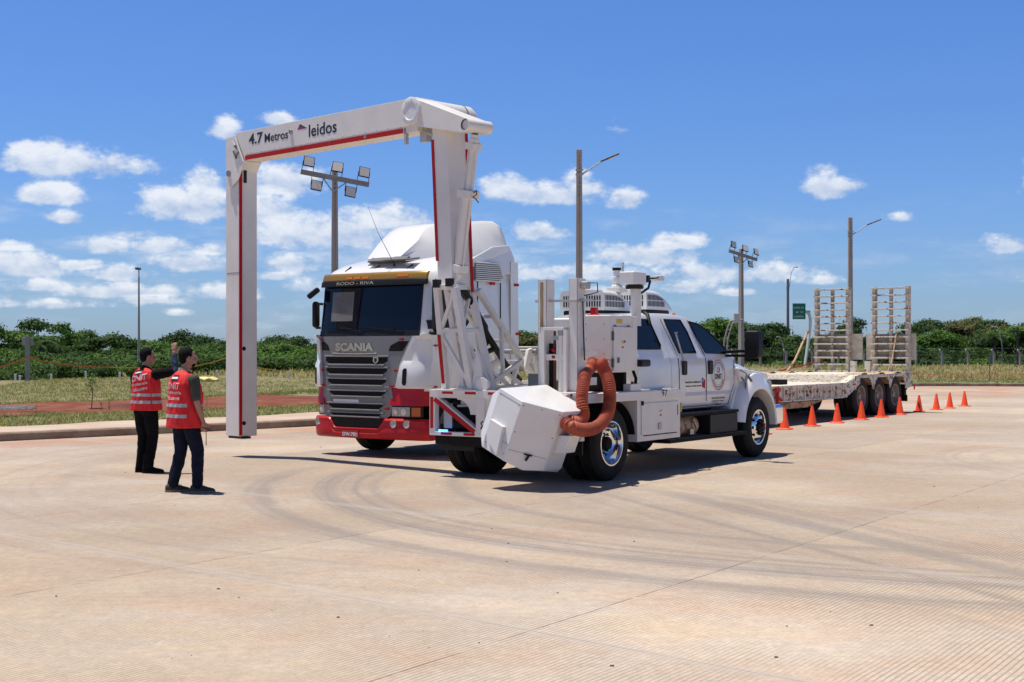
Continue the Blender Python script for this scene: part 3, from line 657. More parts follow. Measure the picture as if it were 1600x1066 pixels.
# left pole seen edge-on
x = wpt(217, 70); z0 = zat(x, 70)-.1
rt = thing('lamp_pole', 'slim bare grey pole with small cap behind the two men', 'lamp pole', (x, 70, z0))
m_ = MB(); m_.tube([(0,0,0),(0,0,1.75+112/2150*70-z0)], [.075,.04], 10); m_.tube([(0,0,5.4-z0),(0,0,1.75+124/2150*70-z0)], [.028,.028], 8); obj('pole', m_, M['pole'], rt)
m_ = MB(); m_.box((-.06,-.5,1.75+123/2150*70-z0),(.09,.1,1.75+126/2150*70-z0)); obj('lamp_head', m_, M['grey'], rt)
def curved_lamp(px, D, ytop, k, label, flip=-1):
    x = wpt(px, D); z0 = zat(x, D); zt = 1.75+(545-ytop)/2150*D-z0; root = thing('curved_street_lamp', label, 'street lamp', (x, D, z0), 0, 'small curved street lamps')
    p = MB(); p.tube([(0,0,0),(0,0,zt*.62)], [.07,.05], 8); obj('pole', p, M['grey'], root)
    a = MB(); a.tube([(0,0,zt*.6),(-.12*k,0,zt*.72),(-.4*k,0,zt*.9),(-.7*k,0,zt)], .028, 8); a.tube([(-.7*k,0,zt),(-1.0*k,0,zt+.02)], .03, 6); obj('arm', a, M['galv'], root)
    hd = MB(); hd.box((-1.45*k,-.06,zt+.0),(-.95*k,.06,zt+.06)); obj('lamp_head', hd, M['galv'], root, bevel=.02)
curved_lamp(1225, 108, 527, .42, 'small curved street lamp left of the distant concrete lamp, in front of trees')
curved_lamp(1566, 108, 511, .62, 'small curved street lamp in the right wood behind the fence')
# utility pole far right
rt = thing('utility_pole', 'dark wooden utility pole with crossarm in the right wood', 'utility pole', (wpt(1590,110), 110, zat(wpt(1590,110),110)))
m_ = MB(); zt = 1.75+33/2150*110-rt.location.z; m_.tube([(0,0,0),(0,0,zt)], .1, 8); obj('pole', m_, M['wood'], rt); m_ = MB(); m_.box((-.5,-.05,zt-.35),(.5,.05,zt-.25)); obj('crossarm', m_, M['wood'], rt)
# green road sign on twin curved posts
D = 106; x = wpt(1256, D); z0 = zat(x, D); k = D/2150
rt = thing('road_sign', 'green direction sign on white curved twin posts beside the left ramp', 'road sign', (x, D, z0))
P_ = lambda px, py, dy=0: ((px-1256)*k, dy, 1.75+(545-py)*k-z0)
m_ = MB()
for dx, dy in ((0,0),(4,1.2)):
    m_.tube([(P_(1256+dx,580,dy)[0],dy,0), P_(1257+dx,580,dy), P_(1262+dx,545,dy), P_(1266+dx,515,dy), P_(1267+dx,500,dy), P_(1265+dx,491,dy), P_(1260+dx,486,dy), P_(1254+dx,484.5,dy)], .085, 10)
obj('post', m_, M['white'], rt)
m_ = MB(); a = P_(1238.7,498.5); b = P_(1257.8,474.8); m_.box((a[0],-.14,a[2]),(b[0],-.08,b[2])); bd = obj('sign_board', m_, M['green'], rt)
m_ = MB(); m_.box((a[0]-.03,-.07,a[2]-.03),(b[0]+.03,-.03,b[2]+.03)); m_.box((b[0]-.1,-.08,b[2]-.68),(b[0]+.4,.9,b[2]-.52)); obj('sign_frame', m_, M['galv'], rt)
m_ = MB(); w_ = b[0]-a[0]
for j, (s, wd, off) in enumerate((('N RUTA  2 M', .80, .06), ('AAP    2 M', .60, .2), ('N ASUNCION', .76, .06))):
    m_.merge(text_mb(s, (a[0]+w_*off, -.141, a[2]+(.80-.29*j-.12)*(b[2]-a[2])), (1,0,0), (0,0,1), w_*wd, .13, .02))
obj('lettering', m_, M['wtxt'], bd)
# left post with box sign + tapes
rt = thing('post', 'grey concrete post with small box, holding the orange tape at the far left', 'post', (wpt(43,56), 56, zat(wpt(43,56),56)), radians(10))
m_ = MB(); m_.box((-.085,-.08,-.1),(.085,.08,1.88)); obj('post_shaft', m_, M['polel'], rt, bevel=.01)
m_ = MB(); m_.box((-.24,.09,1.5),(.2,.13,1.82)); obj('sign_box', m_, M['pole'], rt, bevel=.005)
def tape(name, pts, m, label, w=.05):
    mb = MB()
    for i in range(len(pts)-1): mb.bar(pts[i], pts[i+1], .008, w)
    tag(obj(name, mb, m), label, 'barrier tape')
def sag(p, q, s, n=12):
    p = Vector(p); q = Vector(q); return [p.lerp(q, i/n)+Vector((0,0,-4*s*(i/n)*(1-i/n)))+Vector((0,0,.012*sin(i*2.3))) for i in range(n+1)]
tw = lambda px, py, D: (wpt(px,D), D, 1.75+(545-py)/2150*D)
tape('barrier_tape', sag(tw(-80,590,52), tw(41,559.5,55.9), .12)+sag(tw(45,559.5,55.9), tw(172,574,58), .10)[1:], M['otape'], 'orange barrier tape sagging from the grey post at the far left')
tape('barrier_tape', [Vector(tw(172,574,58))]+sag(tw(215,575,60), tw(352,560,62), .22)[0:], M['ytape'], 'yellow barrier tape running from behind the men to the gantry leg')
tape('barrier_tape', sag(tw(352,560,62), tw(500,579,64), .25), M['ytape'], 'yellow barrier tape seen through the gantry beside the lorry')
tape('warning_cord', sag(tw(1195,585,52), tw(1285,563,54), .02), M['redcloth'], 'red cord stretched above the trailer deck, left of the ramps')
for k, px in enumerate((24,31,80,134,187,339,395,450)):
    D = 60+random.uniform(-1,1); x = wpt(px, D); rt = obj('marker_post', MB().box((-.04,-.04,-.1),(.04,.04,random.uniform(.26,.36))), M['white'], None, bevel=.01, loc=(x, D, zat(x, D)))
    tag(rt, 'short white marker stub at the wood edge, %s' % ('leftmost of the pair at the left','right one of the pair at the left','just right of the grey post','below the orange tape','just left of the man waving','between the second man and the gantry leg','seen just inside the gantry leg','seen beside the lorry mudguard')[k], 'marker post', 'white stubs along the wood edge')
# yellow sack in grass
sb = MB(); sb.ell((0,0,.05), (.42,.3,.13), 14, 7); sb.map(lambda p: p+Vector((0,0,.03*sin(p.x*17)+.02*cos(p.y*23))))
tag(obj('plastic_sheet', sb, M['sheet'], loc=(wpt(325,54),54,zat(wpt(325,54),54))) if 'sheet' in M else obj('plastic_sheet', sb, mat('yellow_sheet', (.72,.60,.22), .5, bump=.3), loc=(wpt(325,54),54,zat(wpt(325,54),54))), 'crumpled pale yellow plastic sheet on the dry grass', 'plastic sheet')
# heap of rubble far left
hb = MB(); r_ = random.Random(3)
for _ in range(220):
    px = r_.uniform(-60, 52); D = 36.5+r_.uniform(-1,1.2); s = r_.uniform(.03,.08); hb.ell((wpt(px,D), D, .17), (s*1.5, s, s*.8), 6, 4)
tag(obj('gravel_spill', hb, mat('grey_gravel', (.26,.24,.22), .9, var=.3)), None, None, kind='stuff')
# fence on the right
fx = [wpt(1188+40.6*i, 100) for i in range(-2, 12)]; D = 100; zf = [zat(x, D) for x in fx]
rt = thing('wire_fence', 'wire fence on bent concrete posts along the foot of the right wood', 'fence', (fx[0], D, zf[0]))
for i, x in enumerate(fx):
    zt = 1.75-7/2150*D-zf[0]; z0 = zf[i]-zf[0]-.1; p = MB(); p.box((x-fx[0]-.07,-.07,z0),(x-fx[0]+.07,.07,zt)); p.bar((x-fx[0],0,zt-.02),(x-fx[0]-.22,-.1,zt+.26),.11,.11); obj('post', p, M['polel'], rt)
w_ = MB()
for j in range(3): zz = zf[5]-zf[0]+.7+j*.5; w_.tube([(0,-.07,zz),(fx[-1]-fx[0],-.07,zz)], .0025, 4)
obj('wire', w_, M['galv'], rt)
# small sign pole at the right verge
x = wpt(1546.5, 70); rt = thing('small_sign', 'small dark sign on thin pole on the right verge', 'sign', (x, 70, zat(x,70)), radians(20))
m_ = MB(); m_.tube([(0,0,-.1),(0,0,1.36)], .025, 8); obj('pole', m_, M['grey'], rt); m_ = MB(); m_.box((-.02,-.05,.88),(.15,-.03,1.34)); obj('sign_board', m_, M['grey'], rt)
# tubular ladder + box behind the pickup windscreen
D = 60; x = wpt(1146, D); z0 = zat(x, D); kk = D/2150
rt = thing('access_ladder', 'white bent tubular ladder with grey box behind the pickup windscreen', 'ladder', (x, D, z0)); L_ = lambda px, py, dy=0: ((px-1146)*kk, dy, 1.75+(545-py)*kk-z0)
m_ = MB()
for dx, dy in ((0,0),(8,.5)): m_.tube([L_(1130+dx,560,dy), L_(1132+dx,530,dy), L_(1137+dx,512,dy), L_(1141+dx,502,dy), L_(1150+dx,500,dy), L_(1156+dx,499,dy)], .035, 8)
m_.tube([(L_(1130,600)[0],0,-.1), L_(1130,560)], .035, 8)
for y_ in (515,528,541,556): m_.tube([L_(1134,y_), L_(1142,y_,.5)], .02, 6)
obj('ladder_frame', m_, M['polel'], rt); m_ = MB(); a = L_(1147,505); b = L_(1155,490); m_.box((a[0],-.1,a[2]),(b[0],.15,b[2])); obj('control_box', m_, M['galv'], rt, bevel=.01)
# ------------------------------------------------------------------ cones
cr = thing('traffic_cone', '', 'traffic cone', (0,0,0), 0, 'row of orange traffic cones')
c_ = MB(); c_.lathe([(.0,.0),(.105,.0),(.10,.03),(.098,.034),(.026,.43),(.022,.44),(.0,.44)][1:-1], (0,0,.022), (0,0,1), 28, closed=True)
obj('cone_body', c_, M['cone'], cr)
b_ = MB(); n_ = 24
def sq(t, r): c, s = cos(t), sin(t); return (r*(abs(c)**.35)*(1 if c > 0 else -1), r*(abs(s)**.35)*(1 if s > 0 else -1))
b_.loft([[(*sq(2*pi*i/n_+.001, R), z) for i in range(n_)] for R, z in ((.155,0),(.16,.012),(.15,.024),(.11,.03))]); obj('base_plate', b_, M['cone'], cr)
cones = [(1226,671),(1269,666),(1308,661),(1346,656),(1377,652),(1406,648),(1436,643.5),(1463,640.5),(1484,638),(1507,635)]
wh = ['nearest, right beside the pickup front wheel','beside the red jack on the trailer side','third from the pickup, before the trailer ramp slope','in front of the first trailer wheel','in front of the second trailer wheel','in front of the third trailer wheel','just past the back of the trailer','third from the far end of the row','second from the far end of the row','farthest, alone at the right end of the row']
for i, (px, py) in enumerate(cones):
    Y = 3762/(py-545); c = cr if i == 0 else copy_tree(cr); c.location = ((px-800)/2150*Y, Y, .002); c.rotation_euler.z = random.uniform(0, 1.5); c['label'] = 'orange traffic cone, '+wh[i]
c = copy_tree(cr); c.location = (5.13, 28.1, .002); c['label'] = 'orange traffic cone almost wholly hidden behind the pickup front wheel'

# ------------------------------------------------------------------ people
def remesh(o, vox, smooth=4):
    r = o.modifiers.new('skin', 'REMESH'); r.mode = 'VOXEL'; r.voxel_size = vox; r.use_smooth_shade = True
    s = o.modifiers.new('soft', 'SMOOTH'); s.factor = .5; s.iterations = smooth; return o
def wrinkle(o, strength, size=.1):
    t = bpy.data.textures.new('folds', 'CLOUDS'); t.noise_scale = size; t.noise_depth = 3
    d = o.modifiers.new('folds', 'DISPLACE'); d.texture = t; d.strength = strength; d.mid_level = .5
def limb(mb, pts, rs, n=14): 
    mb.tube(pts, rs, n)
    for p, r in zip(pts, rs): mb.ell(p, (r, r, r), 12, 8)
def hand(mb, wrist, d, pn, thumb_side, curl, size=1.0):
    """palm + five separate fingers; d = hand direction, pn = palm-facing normal"""
    d = Vector(d).normalized(); pn = Vector(pn); pn = (pn-d*pn.dot(d)).normalized(); sd_ = d.cross(pn)*thumb_side; w = Vector(wrist)
    s = size; c = w+d*.05*s
    R = Matrix((sd_, d, pn)).transposed()
    mb.ell(c, (.040*s, .056*s, .018*s), 14, 9, R); mb.tube([w-d*.02, w+d*.03*s], [.026*s, .030*s], 12)
    for k, (off, ln, r) in enumerate(((.030,.070,.0098),(.010,.080,.0102),(-.011,.073,.0098),(-.030,.058,.0088))):
        b = c+sd_*off*s+d*.036*s; sp_ = d+sd_*off*2.2*(1-curl); dirs = sp_.normalized(); pts = [b-dirs*.02]; rr = [r*1.05*s]
        ang = 0; p = b
        for seg, f in enumerate((.42,.32,.26)):
            ang += curl*(.75, .95, .6)[seg]+.08; dv = (dirs*cos(ang)+pn*sin(ang)).normalized(); pts.append(p); rr.append(r*s*(1-.07*seg)); p = p+dv*ln*f*s
        pts.append(p); rr.append(r*.78*s); mb.tube(pts, rr, 9); mb.ell(p, (rr[-1],)*3, 8, 6)
    b = c+sd_*.030*s-d*.022*s; t1 = b+(sd_*.85+d*.55+pn*.25*(1+curl)).normalized()*.038*s; t2 = t1+(sd_*.35+d*.9+pn*.5*curl).normalized()*.034*s
    mb.tube([c-d*.02*s, b, t1, t2], [.016*s,.0145*s,.0115*s,.009*s], 10); mb.ell(t2, (.009*s,)*3, 8, 6)
def person(label, loc, yaw, P):
    """local frame: +y the way he faces, +x his right, z up"""
    root = thing('person', label, 'person', (*loc, 0), yaw-pi/2, None)
    # ---- body (one continuous surface)
    b = MB(); hy = P['head_yaw']; hc = Vector((P.get('hx', 0), .035, 1.635))
    Rh = Matrix.Rotation(hy, 3, 'Z') @ Matrix.Rotation(radians(P.get('nod', 0)), 3, 'X')
    h = MB()
    h.ell((0,-.012,.025), (.077,.098,.105), 22, 14); h.ell((0,.022,-.045), (.058,.072,.072), 18, 12); h.ell((0,.060,-.085), (.030,.028,.026), 12, 8)
    h.ell((0,.098,-.012), (.014,.022,.030), 10, 8); h.ell((0,.105,-.026), (.017,.016,.012), 10, 8)
    for s in (-1, 1): h.ell((s*.079,-.004,-.008), (.010,.022,.034), 10, 8); h.ell((s*.030,.078,.022), (.022,.016,.010), 10, 6); h.ell((s*.04,.06,-.03), (.024,.024,.026), 10, 8)
    h.ell((0,.090,-.055), (.024,.014,.008), 10, 6); h.ell((0,.088,-.068), (.020,.014,.008), 10, 6)
    b.merge(h, lambda p: Rh @ p+hc)
    limb(b, [(0,-.03,1.40),(0,-.005,1.50),tuple(hc+Rh @ Vector((0,-.015,-.06)))], [.062,.056,.058], 16)
    b.ell((0,0,1.28), (.17,.105,.22), 20, 12); b.ell((0,0,1.02), (.155,.11,.2), 20, 12)
    for arm in P['arms']:
        S, E, Wr = [Vector(a) for a in arm['j']]
        limb(b, [S, S.lerp(E,.5), E, E.lerp(Wr,.35), Wr], [.052,.044,.037,.037,.025])
        hand(b, Wr, arm['hd'], arm['pn'], arm['ts'], arm['curl'])
    for leg in P['legs']:
        Hh, K, A = [Vector(a) for a in leg['j']]; limb(b, [Hh, Hh.lerp(K,.5), K, K.lerp(A,.3), A], [.085,.075,.052,.053,.036])
    body = remesh(obj('body', b, M['skin'], root), .0065, 3)
    # eyes
    e = MB()
    for s in (-1, 1): e.ell(tuple(hc+Rh @ Vector((s*.030,.086,.012))), (.011,.008,.008), 8, 6)
    obj('eyes', e, M['hair'], root)
    # hair cap
    g = MB(); hr = MB(); hr.ell((0,-.020,.040), (.083,.101,.100), 24, 16); hr.ell((0,-.055,-.005), (.072,.060,.078), 18, 12)
    hr.map(lambda p: p if not (p.y > .045 and p.z < .085) else Vector((p.x*.85, .045, max(p.z, .05))))
    if P.get('beard'):
        pass
    g.merge(hr, lambda p: Rh @ p+hc); hair = remesh(obj('hair', g, M['hair'], root), .008, 2); wrinkle(hair, .008, .012)
    if P.get('beard'):
        bd = MB(); bd.ell((0,.050,-.078), (.050,.042,.034), 16, 10); obj('beard', MB().merge(bd, lambda p: Rh @ p+hc), M['hair'], root)
    # ---- trousers
    t = MB(); t.ell((0,-.012,.93), (.168,.128,.13), 20, 12); t.tube([(0,-.01,.90),(0,-.005,1.06)], [.15,.145], 20); t.ell((-.07,-.05,.89), (.09,.095,.10), 14, 10); t.ell((.07,-.05,.89), (.09,.095,.10), 14, 10)
    for leg in P['legs']:
        Hh, K, A = [Vector(a) for a in leg['j']]; A2 = A+(K-A)*.04
        limb(t, [Hh, Hh.lerp(K,.5), K, K.lerp(A,.4), A2], [.107,.098,.078,.074,leg.get('cuff',.066)], 16)
    t.map(lambda p: Vector((p.x, p.y, p.z)))
    tr = remesh(obj('trousers', t, P['trouser'], root), .012, 5); wrinkle(tr, .022, .07)
    # ---- shoes
    for leg in P['legs']:
        A = Vector(leg['j'][2]); f = leg['toe']; R = Matrix.Rotation(f, 3, 'Z'); s = MB()
        c = lambda x, y, z: tuple(R @ Vector((x, y, z))+Vector((A.x, A.y, 0)))
        prof = [(-.085,.030,.075),(-.06,.040,.105),(-.01,.042,.12),(.05,.042,.095),(.10,.046,.075),(.155,.046,.062),(.195,.036,.050),(.212,.02,.036)]
        s.loft([[c(w*cos(a), y, .018+(h-.018)*max(0, sin(a))**.8 if sin(a) > 0 else .014) for a in [2*pi*i/14 for i in range(14)]] for y, w, h in prof])
        if leg.get('boot'): s.tube([c(0,-.03,.06), tuple(A+Vector((0,0,.19))-0*A)], [.055,.062], 14)
        sh = obj('shoe', s, P['shoe'], root)
        so = MB(); so.loft([[c(w*1.1*cos(a), y*1.03, z) for a in [2*pi*i/14 for i in range(14)] for _ in (0,)][:14] if False else [c(w*1.08*sx, y*1.02, z) for sx, z in ((-1,.001),(1,.001),(1,.026),(-1,.026))] for y, w, h in prof])
        obj('sole', so, P['sole'], sh)
        if not leg.get('boot'):
            la = MB()
            for q in range(4): la.tube([c(-.02,.045+q*.02,.104-q*.009), c(.02,.050+q*.02,.104-q*.009)], .004, 6)
            obj('laces', la, M['hair'], sh)
    # ---- shirt (sleeves + collar + hem)
    s = MB(); s.ell((0,-.005,1.29), (.185,.118,.20), 20, 12)
    sh_parts = {}
    for arm in P['arms']:
        S, E, Wr = [Vector(a) for a in arm['j']]; s.ell((S.x*.9,S.y,S.z), (.075,.07,.07), 14, 10)
        if arm['sleeve'] == 'short': limb(s, [S, S.lerp(E,.45), S.lerp(E,.78)], [.066,.062,.060])
        elif arm['sleeve'] == 'upper':
            limb(s, [S, S.lerp(E,.45), S.lerp(E,.72)], [.078,.074,.066]); u = MB(); limb(u, [S.lerp(E,.6), E, E.lerp(Wr,.5), E.lerp(Wr,.93)], [.058,.052,.047,.038])
            wrinkle(remesh(obj('arm_sleeve', u, M['bluecloth'], root), .009, 4), .016, .05)
        else: limb(s, [S, S.lerp(E,.5), E, E.lerp(Wr,.5), E.lerp(Wr,.93)], [.068,.060,.052,.047,.038])
    sho = remesh(obj('shirt', s, P['shirt'], root), .010, 5); wrinkle(sho, .014, .06)
    co = MB(); rings = []
    for z, r in ((1.425,.082),(1.47,.072),(1.49,.070),(1.49,.062),(1.45,.060)): rings.append([(r*1.05*cos(2*pi*i/20), -.012+r*1.1*sin(2*pi*i/20), z-.030*sin(2*pi*i/20)) for i in range(20)])
    co.loft(rings, caps=False); obj('collar', co, P['collar'], root, recalc=True)
    # ---- vest: lofted shell following the torso
    sec = P['vest']          # (z, half width, half depth, y shift)
    def vs(z):
        for i in range(len(sec)-1):
            if sec[i][0] <= z <= sec[i+1][0]:
                f = (z-sec[i][0])/(sec[i+1][0]-sec[i][0]); return [sec[i][j]+(sec[i+1][j]-sec[i][j])*f for j in range(1, 4)]
        return list(sec[0][1:]) if z < sec[0][0] else list(sec[-1][1:])
    def vp(a, z, off=0):
        hw, hd, ys = vs(z); c, q = cos(a), sin(a); e = .78
        fold = .006*sin(a*9+z*21)+.004*sin(a*17-z*33); x = (hw+off+fold)*abs(c)**e*(1 if c > 0 else -1); y = (hd+off+fold)*abs(q)**e*(1 if q > 0 else -1)+ys
        return Vector((x, y, z))
    v = MB(); n = 56; zs = [sec[0][0]+(sec[-1][0]-sec[0][0])*i/30 for i in range(31)]
    rings = []
    for z in zs:
        ring = []
        for i in range(n):
            a = 2*pi*i/n; p = vp(a, z)
            if z > 1.20:   # armholes: pull the sides in towards the shoulder straps
                side = max(0, 1-abs(sin(a))/.80); p.x *= 1-.13*side*min(1, (z-1.20)/.12)
            ring.append(p)
        rings.append(ring)
    top = [Vector((p.x*.42, -.01+(p.y+.01)*.62, 1.475-.012*sin(2*pi*i/n))) for i, p in enumerate(rings[-1])]
    v.loft(rings+[top], caps=False); vo = obj('vest', v, M['vest'], root, smooth=60)
    so_ = vo.modifiers.new('thick', 'SOLIDIFY'); so_.thickness = .008; so_.offset = 1
    for z0 in P['bands']:
        for (a0, a1) in P['band_arcs']:
            rg = []
            for z in (z0-.021, z0, z0+.021): rg.append([vp(a0+(a1-a0)*i/34, z, .012) for i in range(35)])
            bb = MB(); bb.loft(rg, caps=False, closed=False); obj('reflective_band', bb, M['band'], vo)
    def onback(p):       # text laid on the curved back: x along arc
        p = Vector((p.x, 0, p.z+P.get('slant', 0)*(p.x+.03)))
        hw, hd, ys = vs(p.z); u = max(-.97, min(.97, p.x/(hw+.004))); a = -pi/2+math.asin(u)
        r = vp(a, p.z, .0165); return Vector((r.x, r.y, p.z))
    for body_, (x, z), (w, hh), bold in P['text']:
        tm = text_mb(body_, (-x-w if False else x, 0, z), (1,0,0), (0,0,1), w, hh, bold)
        obj('lettering', tm.map(onback), M['wtxt'], vo, recalc=False, smooth=0)
    for (x0, z0, x1, z1), mm in P['marks']:
        k = MB(); g2 = [[onback(Vector((x0+(x1-x0)*i/6, 0, z0+(z1-z0)*j/2))) for i in range(7)] for j in range(3)]; k.loft(g2, caps=False, closed=False); obj('badge', k, mm, vo)
    return root
# NB: local +x is his right; seen from behind the text must run left to right = -x ... +x
vest1 = [(.79,.222,.190,-.01),(.90,.218,.188,-.01),(1.08,.210,.180,-.005),(1.2,.214,.170,0),(1.32,.212,.156,-.012),(1.38,.190,.128,-.018),(1.425,.155,.098,-.02)]
YR = radians(43)
person('man in olive T-shirt and red vest, hand lowered, standing nearer the camera', (-3.98, 16.78), YR, dict(head_yaw=radians(-20), beard=True, nod=0, hx=-.0,
  arms=[dict(j=[(.222,-.01,1.375),(.262,.0,1.10),(.245,.10,.86)], hd=(-.05,.20,-1), pn=(-1,.1,-.1), ts=1, curl=.75, sleeve='short'),
        dict(j=[(-.205,-.01,1.385),(-.245,.02,1.10),(-.215,.13,.88)], hd=(.05,.2,-1), pn=(1,.1,-.1), ts=-1, curl=.6, sleeve='short')],
  legs=[dict(j=[(.095,-.01,.90),(.13,.09,.50),(.155,.07,.085)], toe=radians(-32)), dict(j=[(-.095,-.01,.90),(-.11,-.0,.50),(-.14,-.10,.085)], toe=radians(-18))],
  trouser=M['navycloth'], shoe=M['shoe'], sole=M['sole'], shirt=M['olive'], collar=M['collar'], vest=vest1, bands=(1.065,.935), band_arcs=[(-2.62,-.42),(.42,2.72)],
  text=[('DNIT',(-.09,1.262),(.20,.078),.03),('Vigilancia',(-.10,1.190),(.235,.050),.02),('Aduanera',(-.09,1.130),(.215,.048),.02)],
  marks=[((-.03,1.365,.05,1.385),M['navy']),((-.03,1.385,.05,1.408),M['wtxt']),((-.03,1.408,.05,1.43),M['navy'])]))
vest2 = [(.88,.222,.160,.0),(.97,.216,.158,.0),(1.08,.200,.148,.0),(1.2,.205,.142,0),(1.32,.205,.132,-.005),(1.38,.185,.116,-.008),(1.425,.152,.092,-.01)]
YL = radians(61); R2 = Matrix.Rotation(-(YL-pi/2), 3, 'Z')
sh = Vector((.205,-.01,1.39)); elb = sh+R2 @ Vector((.24,.10,.04)); wr = elb+R2 @ Vector((-.03,.06,.245))
person('man in black clothes and red vest raising his right hand, standing farther left', (-5.17, 19.45), YL, dict(head_yaw=radians(-34),
  arms=[dict(j=[tuple(sh), tuple(elb), tuple(wr)], hd=tuple(R2 @ Vector((-.06,.0,1))), pn=tuple(R2 @ Vector((.25,1,0))), ts=-1, curl=.10, sleeve='upper'),
        dict(j=[(-.205,-.01,1.385),(-.25,.03,1.11),(-.19,.10,.90)], hd=(.15,.2,-1), pn=(1,.1,0), ts=-1, curl=.6, sleeve='long')],
  legs=[dict(j=[(.09,-.01,.90),(.10,.03,.50),(.09,-.05,.09)], toe=radians(-52), boot=True, cuff=.07), dict(j=[(-.09,-.01,.90),(-.085,.03,.50),(-.09,.0,.09)], toe=radians(-40), boot=True, cuff=.07)],
  trouser=M['blackcloth'], shoe=M['blackcloth'], sole=M['dark'], shirt=M['blackcloth'], collar=M['blackcloth'], vest=vest2, bands=(1.10,1.0), band_arcs=[(-2.75,-.62),(-.52,.5),(.9,2.5)],
  slant=.22, text=[('DNIT',(-.11,1.295),(.21,.085),.03),('Vigilancia',(-.11,1.215),(.235,.052),.02),('Aduanera',(-.09,1.150),(.215,.050),.02)],
  marks=[((-.07,1.385,.01,1.403),M['navy']),((-.07,1.403,.01,1.424),M['wtxt']),((-.07,1.424,.01,1.445),M['navy'])]))
a_ = MB(); a_.tube([(-3.70,16.60,.80),(-3.69,16.60,.76),(-3.69,16.60,.58)], .005, 6); a_.tube([(-3.74,16.62,.80),(-3.60,16.58,.76)], .006, 6)
tag(obj('strap', a_, M['navy']), 'thin dark strap dangling from the lowered hand of the nearer man', 'strap')
# ------------------------------------------------------------------ wheels
def tyre_mb(c, axis, R, w, rr, n=56):
    """c = centre of the outer face; axis points outward"""
    h = w; prof = [(rr, -.02),(rr+.02,.0),((R+rr)/2,.012),(R-.06,.004),(R-.02,-.025),(R,-.05)]
    k = 5
    for i in range(k):
        a = -.05-(h-.10)*i/k; b = -.05-(h-.10)*(i+1)/k; prof += [(R, a-.012),(R-.010, a-.016),(R-.010, b+.006),(R, b+.002)] if i < k-1 else [(R, a-.01),(R, b)]
    prof += [(R-.02,-h+.025),(R-.06,-h-.0),(rr,-h+.02)]
    m = MB(); m.lathe(prof, c, axis, n); return m
def wheel(parent, c, axis, R, w, rr, style, tyre='tyre', rimm='chrome', hubs='dark'):
    c = Vector(c); ax = Vector(axis).normalized()
    t = obj('tyre', tyre_mb(c, ax, R, w, rr), M[tyre], parent, smooth=30)
    r = MB(); _, e1, e2 = r.basis(ax, (0,0,1))
    if style == 'front':     # bulging disc with hand holes, hub and nut covers
        r.lathe([(rr+.012,-.012),(rr+.008,.002),(rr-.01,.0),(rr-.025,-.03),(rr-.035,-.035),(.165,.012),(.155,.016),(.10,.016)], c, ax, 48)
        rim = obj('rim', r, M[rimm], t, smooth=30); hs = MB()
        for k in range(10):
            a = 2*pi*k/10; p = c+(e1*cos(a)+e2*sin(a))*.205-ax*.010; hs.lathe([(.024,.004),(.024,.012),(.001,.008)], p, ax, 12)
        obj('hand_hole', hs, M['black'], rim)
        hb = MB(); hb.lathe([(.085,.0),(.085,.05),(.055,.075),(.05,.09),(.001,.092)], c+ax*.01, ax, 24)
        for k in range(10): a = 2*pi*k/10+.3; p = c+(e1*cos(a)+e2*sin(a))*.118; hb.tube([p+ax*.01, p+ax*.065], .016, 8)
        obj('hub', hb, M['black'], rim); rb = MB(); rb.lathe([(.028,.0),(.001,.001)], c+ax*.104, ax, 12); obj('hub_badge', rb, M['tape'], rim)
    else:                    # deep dish
        r.lathe([(rr+.012,-.010),(rr+.012,.004),(rr-.004,.006),(rr-.018,-.01),(rr-.028,-.06),(rr-.045,-.10),(rr-.06,-.125),(.185,-.15),(.11,-.14),(.09,-.13)], c, ax, 48)
        rim = obj('rim', r, M[rimm], t, smooth=30)
        hs = MB()
        for k in range(8): a = 2*pi*k/8+.2; p = c+(e1*cos(a)+e2*sin(a))*.20-ax*.147; hs.lathe([(.026,.002),(.026,.006),(.001,.004)], p, ax, 12)
        obj('hand_hole', hs, M['black'], rim)
        hb = MB(); hb.lathe([(.092,-.15),(.09,-.06),(.075,-.035),(.05,-.03),(.001,-.028)], c, ax, 24)
        for k in range(10): a = 2*pi*k/10+.3; p = c+(e1*cos(a)+e2*sin(a))*.13-ax*.14; hb.tube([p, p+ax*.035], .012, 8)
        obj('hub', hb, M[hubs], rim)
    return t
